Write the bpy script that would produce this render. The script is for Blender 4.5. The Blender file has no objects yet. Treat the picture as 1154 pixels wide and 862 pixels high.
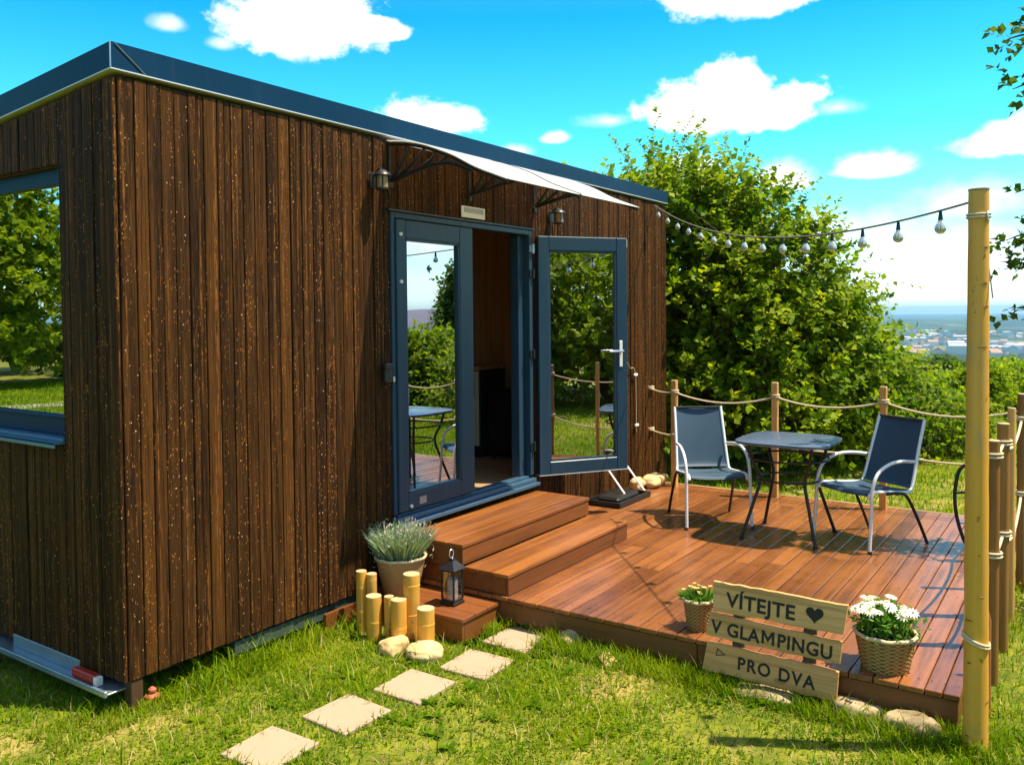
import bpy, math, random
import numpy as np
from mathutils import Vector, Matrix
R = math.radians
random.seed(7); rng = np.random.default_rng(7)
S = bpy.context.scene

# ---------------------------------------------------------------- camera
CAM = Vector((-2.304, -3.800, 1.739))
rt = Vector((0.56493, -0.82509, -0.00875)); up = Vector((0.02828, 0.00877, 0.99956)); fw = Vector((0.82465, 0.56493, -0.02829))
cd = bpy.data.cameras.new('camera'); cam = bpy.data.objects.new('camera', cd); S.collection.objects.link(cam)
m = Matrix((rt, up, -fw)).transposed().to_4x4(); m.translation = CAM; cam.matrix_world = m
cd.sensor_fit = 'HORIZONTAL'; cd.sensor_width = 36; cd.lens = 967.0 / 1154 * 36
cd.shift_x = 0.0043; cd.shift_y = -0.0438
cd.clip_start = .05; cd.clip_end = 90000
S.camera = cam

# ---------------------------------------------------------------- view, world, sun
S.view_settings.view_transform = 'Standard'; S.view_settings.look = 'None'
S.view_settings.exposure = 0.95; S.view_settings.gamma = 1
S.cycles.max_bounces = 8; S.cycles.transparent_max_bounces = 12
S.cycles.volume_bounces = 0; S.cycles.caustics_reflective = False; S.cycles.caustics_refractive = False
SUN_DIR = Vector((.14, -.28, .70)).normalized()          # towards the sun
sd = bpy.data.lights.new('sun', 'SUN'); sd.energy = 5.0; sd.angle = R(.5); sd.color = (1, .885, .66)
so = bpy.data.objects.new('sun', sd); S.collection.objects.link(so)
so.rotation_euler = SUN_DIR.to_track_quat('Z', 'Y').to_euler()
W = bpy.data.worlds.new('World'); S.world = W; W.use_nodes = True
wn = W.node_tree; wn.nodes.clear()


class NT:
    """small helper for node trees"""
    def __init__(s, t): s.t = t
    def n(s, ty, **kw):
        x = s.t.nodes.new(ty)
        for k, v in kw.items(): setattr(x, k, v)
        return x
    def l(s, a, b): s.t.links.new(a, b)
    def val(s, sock, v):
        if isinstance(v, (int, float)): sock.default_value = v
        elif isinstance(v, (tuple, list)): sock.default_value = tuple(v) + ((1,) if len(sock.default_value) == 4 and len(v) == 3 else ())
        else: s.l(v, sock)
    def m(s, op, a, b=None, c=None, clamp=False):
        x = s.n('ShaderNodeMath', operation=op, use_clamp=clamp)
        s.val(x.inputs[0], a)
        if b is not None: s.val(x.inputs[1], b)
        if c is not None: s.val(x.inputs[2], c)
        return x.outputs[0]
    def mix(s, f, a, b, blend='MIX'):
        x = s.n('ShaderNodeMix', data_type='RGBA', blend_type=blend)
        s.val(x.inputs[0], f); s.val(x.inputs[6], a); s.val(x.inputs[7], b)
        return x.outputs[2]
    def sep(s, v):
        x = s.n('ShaderNodeSeparateXYZ'); s.l(v, x.inputs[0]); return x.outputs
    def comb(s, a, b, c):
        x = s.n('ShaderNodeCombineXYZ')
        for i, v in enumerate((a, b, c)): s.val(x.inputs[i], v)
        return x.outputs[0]
    def noise(s, v, scale=1, detail=3, rough=.55, w=None):
        x = s.n('ShaderNodeTexNoise'); s.l(v, x.inputs['Vector'])
        x.inputs['Scale'].default_value = scale; x.inputs['Detail'].default_value = detail; x.inputs['Roughness'].default_value = rough
        return x.outputs['Fac']
    def mapping(s, v, scale=(1, 1, 1), loc=(0, 0, 0)):
        x = s.n('ShaderNodeMapping'); s.l(v, x.inputs[0]); x.inputs['Scale'].default_value = scale; x.inputs['Location'].default_value = loc
        return x.outputs[0]
    def ramp(s, f, stops):
        x = s.n('ShaderNodeValToRGB'); s.val(x.inputs[0], f); e = x.color_ramp.elements
        while len(e) < len(stops): e.new(.5)
        for i, (p, c) in enumerate(stops):
            e[i].position = p; e[i].color = tuple(c) + (1,) if len(c) == 3 else c
        return x.outputs[0]
    def smooth(s, v, a, b):
        x = s.n('ShaderNodeMapRange', interpolation_type='SMOOTHSTEP'); s.val(x.inputs[0], v)
        x.inputs[1].default_value = a; x.inputs[2].default_value = b
        return x.outputs[0]


t = NT(wn)
sky = t.n('ShaderNodeTexSky', sky_type='NISHITA'); sky.sun_disc = False
sky.sun_elevation = math.asin(SUN_DIR.z); sky.sun_rotation = math.atan2(SUN_DIR.x, SUN_DIR.y)
sky.altitude = 300; sky.air_density = 1.0; sky.dust_density = .6; sky.ozone_density = 2.5
geo = t.n('ShaderNodeTexCoord').outputs['Generated']
x, y, z = t.sep(geo)
el = t.m('MULTIPLY', t.m('ARCSINE', z), 180 / math.pi)
az = t.m('MULTIPLY', t.m('ARCTAN2', x, y), 180 / math.pi)
nz = t.m('SUBTRACT', t.noise(t.mapping(geo, (13, 13, 19)), 1, 6, .6), .5)
nz2 = t.m('SUBTRACT', t.noise(t.mapping(geo, (55, 55, 70)), 1, 4, .6), .5)
# azimuth, elevation, half width, height above, height below, softness
CL = [(42.3, 18.4, 6.4, 3.4, 2.6, .16), (46.6, 17.9, 2.6, 1.3, .8, .16), (50.4, 12.4, 4.0, 1.9, 1.0, .2),
      (71.0, 19.4, 6.3, 3.0, 1.7, .16), (69.4, 12.5, 7.4, 2.9, 1.5, .14), (70.2, 13.6, 4.0, 2.2, 1.2, .14), (78.7, 8.5, 2.9, 1.4, .6, .35),
      (86.4, 9.4, 4.4, 2.0, .9, .2), (73.6, 8.2, 2.3, 1.5, .9, .5), (67.6, 9.2, 2.6, 1.2, 1.0, .5), (58.8, 11.4, 1.2, .5, .4, .5), (56.2, 10.6, 1.5, .6, .5, .8), (34.4, 17.4, 1.2, .6, .5, .8),
      (84.0, 6.2, 4.0, 1.6, 1.2, .9), (84, 3.4, 11, 2.2, 1.5, .9), (76, 4.6, 7, 2.0, 1.6, .9), (80, 1.6, 12, 1.0, .8, .9), (37.5, 16.6, 1.0, .5, .4, .9), (62.5, 12.4, 2.0, .6, .5, .9), (76.6, 12.3, 1.6, .7, .5, .9),
      (102, 11, 9, 3.5, 2, .2), (120, 15, 12, 5, 3, .2), (130, 5, 20, 2.4, 2, .5), (125, 9.5, 12, 1.8, 1.2, .5), (148, 9, 9, 4, 2, .2), (170, 20, 14, 6, 4, .2),
      (200, 12, 16, 5, 3, .2), (60, 48, 24, 7, 6, .3), (100, 34, 14, 5, 4, .3), (150, 42, 26, 8, 6, .3), (190, 60, 50, 9, 7, .3), (20, 36, 18, 6, 5, .3), (300, 40, 26, 8, 6, .3), (240, 48, 30, 8, 6, .3), (80, 68, 60, 8, 6, .3), (235, 25, 18, 7, 5, .2), (270, 14, 15, 5, 3, .2), (318, 13, 8, 4, 2, .2), (343, 9, 9, 4, 2, .2), (5, 13, 12, 5, 3, .2)]  # bright unseen clouds high overhead are added here for warmer fill light
acc = None
for (a0, e0, ra, ru, rd, soft) in CL:
    if a0 > 180: a0 -= 360
    da = t.m('DIVIDE', t.m('SUBTRACT', az, a0), ra)
    de = t.m('SUBTRACT', el, e0)
    dd = t.m('ADD', t.m('MAXIMUM', t.m('DIVIDE', de, ru), 0), t.m('MAXIMUM', t.m('DIVIDE', de, -rd), 0))
    r = t.m('SQRT', t.m('ADD', t.m('MULTIPLY', da, da), t.m('MULTIPLY', dd, dd)))
    v = t.m('ADD', t.m('SUBTRACT', 1.0, r), t.m('ADD', t.m('MULTIPLY', nz, 1.5), t.m('MULTIPLY', nz2, .45)))
    k = t.smooth(v, .10 - soft * .3, .20 + soft * 1.15)
    if soft > .6: k = t.m('MULTIPLY', k, .85)
    acc = k if acc is None else t.m('MAXIMUM', acc, k)
grad = t.ramp(t.m('DIVIDE', el, 40), [(0, (.95, 1.12, 1.25)), (.06, (.95, 1.2, 1.22)), (.14, (.52, 1.14, 1.10)), (.28, (.20, 1.09, 1.02)), (.47, (.03, .80, 1.05)), (.62, (.25, .75, .9)), (1, (.70, .85, .80))])  # top stops, above the frame, whitened to make the fill light less blue
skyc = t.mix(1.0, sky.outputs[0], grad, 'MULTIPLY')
shade = t.smooth(t.noise(t.mapping(geo, (25, 25, 60), (0, 0, 3)), 1, 3), .35, .75)
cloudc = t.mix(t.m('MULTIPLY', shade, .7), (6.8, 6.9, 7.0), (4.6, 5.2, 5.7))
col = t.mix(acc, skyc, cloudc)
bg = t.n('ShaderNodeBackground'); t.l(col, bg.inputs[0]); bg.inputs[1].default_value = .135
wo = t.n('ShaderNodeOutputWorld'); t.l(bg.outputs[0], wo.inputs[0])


# ---------------------------------------------------------------- materials
def mat(name, build, disp=None):
    mm = bpy.data.materials.new(name); mm.use_nodes = True; tr = mm.node_tree; tr.nodes.clear(); t = NT(tr)
    t.pos = t.n('ShaderNodeTexCoord').outputs['Object']
    t.wpos = t.n('ShaderNodeNewGeometry').outputs['Position']
    out = t.n('ShaderNodeOutputMaterial'); sh = build(t)
    t.l(sh, out.inputs[0]); mm.use_backface_culling = False
    return mm


def pbsdf(t, base, rough=.5, metal=0, bump=None, bs=.3, bd=.01, spec=.5, trans=None):
    p = t.n('ShaderNodeBsdfPrincipled'); t.val(p.inputs['Base Color'], base); t.val(p.inputs['Roughness'], rough)
    t.val(p.inputs['Metallic'], metal); p.inputs['Specular IOR Level'].default_value = spec
    if bump is not None:
        b = t.n('ShaderNodeBump'); b.inputs['Strength'].default_value = bs; b.inputs['Distance'].default_value = bd
        t.val(b.inputs['Height'], bump); t.l(b.outputs[0], p.inputs['Normal'])
    return p.outputs[0]


def attr(t): return t.n('ShaderNodeAttribute', attribute_name='rnd').outputs['Fac']


def m_plain(name, c, rough=.5, metal=0, var=.15, scale=8, bs=.1, spec=.5, dust=0):
    def b(t):
        n = t.noise(t.wpos, scale, 5)
        base = t.mix(n, tuple(v * (1 - var) for v in c), tuple(min(1, v * (1 + var)) for v in c))
        n2 = t.noise(t.wpos, scale * 12, 3)
        if dust:
            st = t.noise(t.mapping(t.wpos, (30, 30, 1.5)), 1, 4, .65); base = t.mix(t.m('MULTIPLY', t.smooth(st, .5, .72), dust), base, (.22, .22, .20))
        return pbsdf(t, base, t.m('ADD', rough - .06, t.m('MULTIPLY', n, .12)), metal, n2, bs, .002, spec)
    return mat(name, b)


def m_clad(name):
    """heat treated vertical boards: dark brown, streaks, tan flecks of bare wood"""
    def b(t):
        a = attr(t)
        off = t.m('MULTIPLY', a, 37)
        p = t.n('ShaderNodeVectorMath', operation='ADD'); t.l(t.wpos, p.inputs[0]); t.l(t.comb(off, off, off), p.inputs[1]); p = p.outputs[0]
        g1 = t.noise(t.mapping(p, (34, 34, 1.1)), 1, 5, .6)
        g2 = t.noise(t.mapping(p, (150, 150, 3)), 1, 4, .6)
        base = t.ramp(a, [(0, (.020, .010, .005)), (.35, (.032, .0155, .006)), (.7, (.047, .021, .007)), (.93, (.058, .024, .007)), (1, (.095, .038, .009))])
        base = t.mix(t.m('MULTIPLY', t.smooth(g1, .44, .64), .85), base, (.095, .038, .010))
        base = t.mix(t.m('MULTIPLY', t.smooth(g2, .46, .62), .65), base, (.010, .006, .005))
        g3 = t.noise(t.mapping(p, (230, 230, 9)), 1, 3, .6)
        base = t.mix(t.m('MULTIPLY', t.smooth(g3, .56, .70), .5), base, (.17, .066, .02))
        # long worn streaks
        s = t.noise(t.mapping(p, (70, 70, .5)), 1, 3, .5)
        worn = t.m('MULTIPLY', t.smooth(s, .57, .66), t.smooth(t.noise(t.mapping(p, (130, 130, 16)), 1, 4, .7), .44, .60))
        base = t.mix(t.m('MULTIPLY', worn, .55), base, (.34, .125, .028))
        # flecks: short vertical dashes
        def flecks(sc, th, dens, seed):
            q = t.mapping(p, sc, (seed, seed * 2, seed * 3))
            v = t.n('ShaderNodeTexVoronoi'); t.l(q, v.inputs['Vector']); v.inputs['Scale'].default_value = 1
            r = t.sep(v.outputs['Color'])[0]
            return t.m('MULTIPLY', t.m('LESS_THAN', v.outputs['Distance'], t.m('MULTIPLY', r, th)), t.m('GREATER_THAN', t.sep(v.outputs['Color'])[1], dens))
        f = t.m('MAXIMUM', flecks((135, 135, 55), .34, .68, 1), flecks((190, 190, 26), .30, .74, 5))
        f = t.m('MAXIMUM', f, flecks((34, 34, 110), .22, .88, 9))
        f = t.m('MULTIPLY', f, t.smooth(t.noise(t.mapping(p, (16, 16, 1.6)), 1, 3), .44, .54))
        base = t.mix(t.m('MULTIPLY', f, .7), base, (.55, .22, .06))
        f2 = flecks((48, 48, 34), .14, .74, 13)
        base = t.mix(t.m('MULTIPLY', f2, .9), base, (.78, .52, .28))
        h = t.m('ADD', t.m('MULTIPLY', g2, .7), t.m('MULTIPLY', g1, .8))
        return pbsdf(t, base, t.m('ADD', .48, t.m('MULTIPLY', g1, .25)), 0, h, .5, .003, .05)
    return mat(name, b)


def m_wood(name, lo, hi, axis='x', rough=.42, streak=.6, dark=(.05, .018, .008), spec=.5, wear=0, knots=False):
    """planed board wood; grain along the given axis; each board has its own rnd"""
    def b(t):
        a = attr(t); off = t.m('MULTIPLY', a, 23)
        p = t.n('ShaderNodeVectorMath', operation='ADD'); t.l(t.wpos, p.inputs[0]); t.l(t.comb(off, off, off), p.inputs[1]); p = p.outputs[0]
        sc = {'x': (1.2, 26, 26), 'y': (26, 1.2, 26), 'z': (26, 26, 1.2)}[axis]
        sc2 = tuple(v * 5 for v in sc)
        g = t.noise(t.mapping(p, sc), 1, 5, .6); g2 = t.noise(t.mapping(p, sc2), 1, 3, .6)
        base = t.mix(a, lo, hi)
        base = t.mix(t.m('MULTIPLY', t.smooth(g, .42, .72), streak), base, dark)
        base = t.mix(t.m('MULTIPLY', t.smooth(g2, .5, .8), .35), base, dark)
        if wear:
            w = t.smooth(t.noise(t.wpos, 1.6, 4, .6), .40, .66)
            base = t.mix(t.m('MULTIPLY', w, wear), base, tuple(min(1, v * 1.5) for v in hi))
        if knots:
            v = t.n('ShaderNodeTexVoronoi'); t.l(t.mapping(p, tuple(q * .25 if q > 5 else q * 2.6 for q in sc)), v.inputs['Vector']); v.inputs['Scale'].default_value = 1
            kn = t.smooth(v.outputs['Distance'], .13, .07)
            base = t.mix(t.m('MULTIPLY', kn, .75), base, dark)
        return pbsdf(t, base, t.m('ADD', rough - .1, t.m('MULTIPLY', t.noise(t.wpos, 5, 4), .22)), 0, t.m('ADD', g, t.m('MULTIPLY', g2, .5)), .35, .002, spec)
    return mat(name, b)


def m_leaf(name, c1, c2, c3=None, trans=.35, rough=.5):
    """leaf colour differs leaf to leaf (rnd) and in patches"""
    def b(t):
        a = attr(t)
        c = t.ramp(a, [(0, c1), (.6, c2), (1, c3 or c2)])
        c = t.mix(t.m('MULTIPLY', t.smooth(t.noise(t.wpos, 1.3, 2), .45, .65), .35), c, c3 or c2)
        p = t.n('ShaderNodeBsdfPrincipled'); t.l(c, p.inputs['Base Color']); p.inputs['Roughness'].default_value = rough; p.inputs['Specular IOR Level'].default_value = .10
        tr = t.n('ShaderNodeBsdfTranslucent'); t.l(t.mix(1, c, (1.5, 1.5, .5), 'MULTIPLY'), tr.inputs[0])
        mx = t.n('ShaderNodeMixShader'); mx.inputs[0].default_value = trans; t.l(p.outputs[0], mx.inputs[1]); t.l(tr.outputs[0], mx.inputs[2])
        return mx.outputs[0]
    return mat(name, b)


def m_glass(name, refl, tint):
    def b(t):
        g = t.n('ShaderNodeBsdfGlossy'); g.inputs['Roughness'].default_value = 0; g.inputs[0].default_value = (.92, .95, 1, 1)
        tr = t.n('ShaderNodeBsdfTransparent'); tr.inputs[0].default_value = tint + (1,)
        nb = t.n('ShaderNodeBump'); nb.inputs['Strength'].default_value = .012; nb.inputs['Distance'].default_value = .02
        t.l(t.noise(t.wpos, 2.2, 1), nb.inputs['Height']); t.l(nb.outputs[0], g.inputs['Normal'])
        lw = t.n('ShaderNodeFresnel'); lw.inputs[0].default_value = 1.5
        mx = t.n('ShaderNodeMixShader'); t.val(mx.inputs[0], t.m('ADD', refl, t.m('MULTIPLY', lw.outputs[0], .4), clamp=True))
        t.l(tr.outputs[0], mx.inputs[1]); t.l(g.outputs[0], mx.inputs[2]); return mx.outputs[0]
    return mat(name, b)


def m_ground(t):
    # near: soil, thatch and moss; far: woods and fields
    n1 = t.noise(t.wpos, 1.4, 5, .6); n2 = t.noise(t.wpos, 9, 5, .65); n3 = t.noise(t.wpos, 60, 3, .6)
    c = t.mix(t.smooth(n2, .38, .62), (.10, .13, .006), (.20, .21, .012))
    c = t.mix(t.m('MULTIPLY', t.smooth(n1, .50, .66), .8), c, (.36, .26, .075))
    c = t.mix(t.m('MULTIPLY', t.smooth(n3, .5, .7), .4), c, (.05, .05, .02))
    d = t.n('ShaderNodeVectorMath', operation='LENGTH'); t.l(t.wpos, d.inputs[0]); d = d.outputs['Value']
    f1 = t.noise(t.mapping(t.wpos, (.0011, .0011, 0)), 1, 4, .5); f2 = t.noise(t.mapping(t.wpos, (.02, .02, 0)), 1, 4, .6)
    far = t.mix(t.smooth(f1, .46, .58), (.012, .030, .012), (.04, .075, .02))
    far = t.mix(t.m('MULTIPLY', t.smooth(f2, .5, .62), .5), far, (.012, .03, .01))
    far = t.mix(t.m('MULTIPLY', t.smooth(t.noise(t.mapping(t.wpos, (.0022, .0022, 0), (9, 4, 0)), 1, 2), .60, .64), .7), far, (.20, .19, .07))
    far = t.mix(t.m('MULTIPLY', t.smooth(t.sep(t.wpos)[2], -75, -30), t.smooth(d, 2300, 2800)), far, (.15, .085, .10))
    c = t.mix(t.smooth(d, 60, 160), c, far)
    return pbsdf(t, c, .9, 0, t.m('ADD', n2, n3), .6, .02, .2)


def m_gravel(t):
    n = t.noise(t.wpos, 40, 4); return pbsdf(t, t.mix(n, (.22, .19, .15), (.50, .45, .37)), .85, 0, n, .6, .01, .2)


def m_stone(name, lo, hi, sc=6):
    def b(t):
        n = t.noise(t.wpos, sc, 6, .65); n2 = t.noise(t.wpos, sc * 9, 4, .6)
        return pbsdf(t, t.mix(t.smooth(n, .35, .65), lo, hi), .8, 0, t.m('ADD', n, t.m('MULTIPLY', n2, .4)), .5, .012, .25)
    return mat(name, b)


def m_slab(t):
    n = t.noise(t.wpos, 5, 5, .6); n2 = t.noise(t.wpos, 120, 3, .6); st = t.smooth(t.noise(t.wpos, 14, 4), .58, .72)
    c = t.mix(n, (.36, .25, .17), (.43, .31, .215)); c = t.mix(t.m('MULTIPLY', st, .35), c, (.27, .20, .13))
    c = t.mix(t.m('MULTIPLY', t.smooth(n2, .55, .7), .25), c, (.30, .22, .15))
    return pbsdf(t, c, .75, 0, n2, .3, .002, .3)


def m_sling(t):
    u = t.n('ShaderNodeTexWave', wave_type='BANDS', bands_direction='Z'); t.l(t.wpos, u.inputs[0]); u.inputs['Scale'].default_value = 160
    v = t.n('ShaderNodeTexWave', wave_type='BANDS', bands_direction='X'); t.l(t.wpos, v.inputs[0]); v.inputs['Scale'].default_value = 160
    h = t.m('MULTIPLY', u.outputs[1], v.outputs[1]); n = t.noise(t.wpos, 5, 4)
    c = t.mix(n, (.030, .066, .110), (.048, .090, .142)); c = t.mix(t.m('MULTIPLY', h, .35), c, (.015, .025, .045))
    return pbsdf(t, c, .5, 0, h, .3, .0008, .25)


def m_wicker(t):
    p = t.sep(t.pos)
    ang = t.m('ARCTAN2', p[1], p[0])
    a = t.m('SINE', t.m('MULTIPLY', ang, 18)); b = t.m('SINE', t.m('MULTIPLY', p[2], 330))
    h = t.m('ADD', t.m('MULTIPLY', a, b), t.m('MULTIPLY', b, .4)); n = t.noise(t.wpos, 30, 4)
    c = t.mix(t.smooth(h, -1, 1), (.16, .085, .022), (.50, .32, .11)); c = t.mix(t.m('MULTIPLY', n, .5), c, (.32, .22, .09))
    return pbsdf(t, c, .75, 0, h, .8, .006, .25)


def m_bamboo(t):
    p = t.sep(t.wpos); n = t.noise(t.mapping(t.wpos, (60, 60, 2)), 1, 4); n2 = t.noise(t.wpos, 6, 3)
    c = t.mix(n, (.58, .27, .03), (.76, .40, .065)); c = t.mix(t.m('MULTIPLY', t.smooth(n2, .5, .75), .5), c, (.46, .27, .08))
    c = t.mix(t.m('MULTIPLY', t.smooth(t.noise(t.mapping(t.wpos, (25, 25, 5)), 1, 5, .65), .54, .68), .45), c, (.36, .30, .17))
    sp = t.smooth(t.noise(t.mapping(t.wpos, (40, 40, 18)), 1, 3), .66, .72)
    c = t.mix(t.m('MULTIPLY', sp, .7), c, (.12, .06, .02))
    return pbsdf(t, c, .38, 0, n, .15, .002, .5)


def m_poly(t):
    d = t.n('ShaderNodeBsdfTranslucent'); d.inputs[0].default_value = (.88, .85, .76, 1)
    p = t.n('ShaderNodeBsdfPrincipled'); p.inputs['Base Color'].default_value = (.85, .85, .84, 1); p.inputs['Roughness'].default_value = .3
    mx = t.n('ShaderNodeMixShader'); mx.inputs[0].default_value = .5; t.l(p.outputs[0], mx.inputs[1]); t.l(d.outputs[0], mx.inputs[2]); return mx.outputs[0]


def m_bulb(t):
    g = t.n('ShaderNodeBsdfPrincipled'); g.inputs['Base Color'].default_value = (.85, .80, .70, 1); g.inputs['Roughness'].default_value = .08
    g.inputs['Transmission Weight'].default_value = .6; g.inputs['IOR'].default_value = 1.3
    return g.outputs[0]


M = dict(
    clad=m_clad('heat treated cladding'),
    anth=m_plain('blue anthracite paint', (.018, .048, .085), .36, 0, .12, 6, .05, .3, .06),
    roofm=m_plain('roof edge metal', (.003, .030, .072), .42, 0, .15, 3, .04, .12, .025),
    drip=m_plain('white drip edge', (.50, .54, .58), .4, 0, .1, 6),
    galv=m_plain('galvanised steel', (.38, .44, .50), .38, .8, .2, 12),
    black=m_plain('black painted iron', (.012, .011, .011), .45, 0, .2, 20),
    blackp=m_plain('black plastic', (.015, .016, .018), .35, 0, .2, 20),
    silver=m_plain('silver painted tube', (.74, .77, .80), .3, .1, .06, 10, .03),
    steel=m_plain('brushed steel', (.66, .68, .70), .25, .8, .08, 20, .03),
    gun=m_plain('dark metal tube', (.012, .013, .016), .42, 0, .15, 20),
    tabtop=m_plain('blue grey table top', (.085, .125, .20), .22, 0, .05, 9, 0),
    cream=m_plain('cream paint', (.75, .68, .52), .5, 0, .1, 6),
    white=m_plain('white plastic', (.75, .75, .73), .4, 0, .06, 9),
    grey=m_plain('pale grey print', (.35, .37, .40), .5, 0, .2, 40),
    red=m_plain('red plastic lens', (.42, .035, .02), .25, 0, .2, 20),
    brick=m_plain('orange red clay', (.45, .11, .05), .7, 0, .3, 30),
    rope=m_plain('natural rope', (.60, .50, .33), .8, 0, .25, 60, .6),
    cable=m_plain('dark cable', (.05, .05, .05), .5, 0, .2, 20),
    soil=m_plain('dark soil', (.03, .02, .012), .9, 0, .4, 60, .8),
    letter=m_plain('burnt lettering', (.018, .012, .010), .7, 0, .3, 60),
    candle=m_plain('white candle wax', (.90, .89, .87), .5, 0, .05, 9),
    terra=m_plain('weathered clay', (.44, .27, .10), .75, 0, .35, 14, .4),
    clayrim=m_plain('pale clay rim', (.58, .46, .28), .7, 0, .2, 20, .3),
    deck=m_wood('oiled deck boards', (.14, .044, .013), (.30, .108, .032), 'x', .27, .7, (.045, .015, .006), .65, .22),
    step=m_wood('oiled step boards', (.17, .055, .012), (.34, .12, .024), 'x', .30, .7, (.075, .022, .008), .5, .2),
    riser=m_wood('stained riser boards', (.16, .052, .012), (.21, .072, .016), 'x', .42, .5, (.045, .016, .007), .45),
    fascia=m_wood('stained rim boards', (.17, .060, .018), (.22, .08, .022), 'y', .45, .45, (.05, .018, .008), .4),
    darkwood=m_wood('dark timber', (.07, .035, .015), (.10, .05, .02), 'z', .55),  # plain dark brown for core, joists, legs and battens
    post=m_wood('round pine posts', (.60, .31, .08), (.70, .40, .13), 'z', .5, .4, (.18, .07, .02), .4),
    brownpost=m_wood('stained brown posts', (.26, .115, .03), (.36, .17, .045), 'z', .5, .4, (.06, .025, .01), .4),
    cutwood=m_wood('cut end grain', (.46, .34, .18), (.54, .41, .23), 'z', .6, .2, (.4, .25, .1)),
    pallet=m_wood('weathered pallet boards', (.62, .31, .11), (.76, .43, .17), 'y', .62, .7, (.32, .15, .04), .2, 0, True),
    ply=m_wood('interior spruce boards', (.62, .30, .12), (.74, .40, .18), 'z', .5, .4, (.10, .04, .018)),
    floorw=m_wood('interior floor boards', (.42, .28, .15), (.50, .34, .19), 'x', .35, .4, (.25, .15, .07)),
    bamboo=mat('bamboo cane', m_bamboo), sling=mat('woven sling fabric', m_sling), wicker=mat('woven basket', m_wicker),
    poly=mat('white polycarbonate', m_poly), bulb=mat('bulb glass', m_bulb), slab=mat('sandstone slab', m_slab),
    glass=m_glass('solar control glass', .62, (.35, .38, .36)), glassl=m_glass('lantern glass', .06, (.9, .9, .9)),
    rock=m_stone('field stone', (.20, .145, .075), (.46, .35, .20)), brightrock=m_stone('sandy rock', (.50, .34, .15), (.72, .52, .26), 9),
    ground=mat('lawn and land', m_ground), gravel=mat('gravel path', m_gravel),
    bark=m_stone('bark', (.055, .040, .026), (.13, .10, .07), 14),
    leafA=m_leaf('hazel leaves', (.050, .115, .003), (.15, .245, .006), (.33, .38, .012), .45),
    leafB=m_leaf('broad tree leaves', (.06, .125, .003), (.16, .24, .006), (.30, .36, .010), .5),
    leafC=m_leaf('spruce and birch leaves', (.03, .07, .006), (.07, .13, .012), (.13, .19, .016)),
    leafD=m_leaf('lavender foliage', (.16, .25, .13), (.28, .38, .22), (.42, .50, .34), .15, .6),
    leafE=m_leaf('pot plant leaves', (.03, .10, .012), (.07, .19, .02), (.16, .30, .04)),
    grass=m_leaf('grass blades', (.050, .130, .002), (.14, .235, .002), (.33, .37, .010), .45, .45),
    straw=m_leaf('dry straw', (.30, .21, .08), (.42, .32, .13), (.54, .44, .22), .2, .6),
    petal=m_leaf('white petals', (.78, .76, .70), (.85, .84, .80), (.9, .88, .84), .3, .5),
    lilac=m_leaf('faded lavender flowers', (.30, .18, .22), (.42, .30, .34), (.5, .4, .42), .2, .6),
    yel=m_plain('yellow flower centre', (.60, .38, .05), .6), yelp=m_leaf('yellow petals', (.55, .42, .10), (.7, .55, .16), (.8, .66, .3), .3, .5),
)


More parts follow.
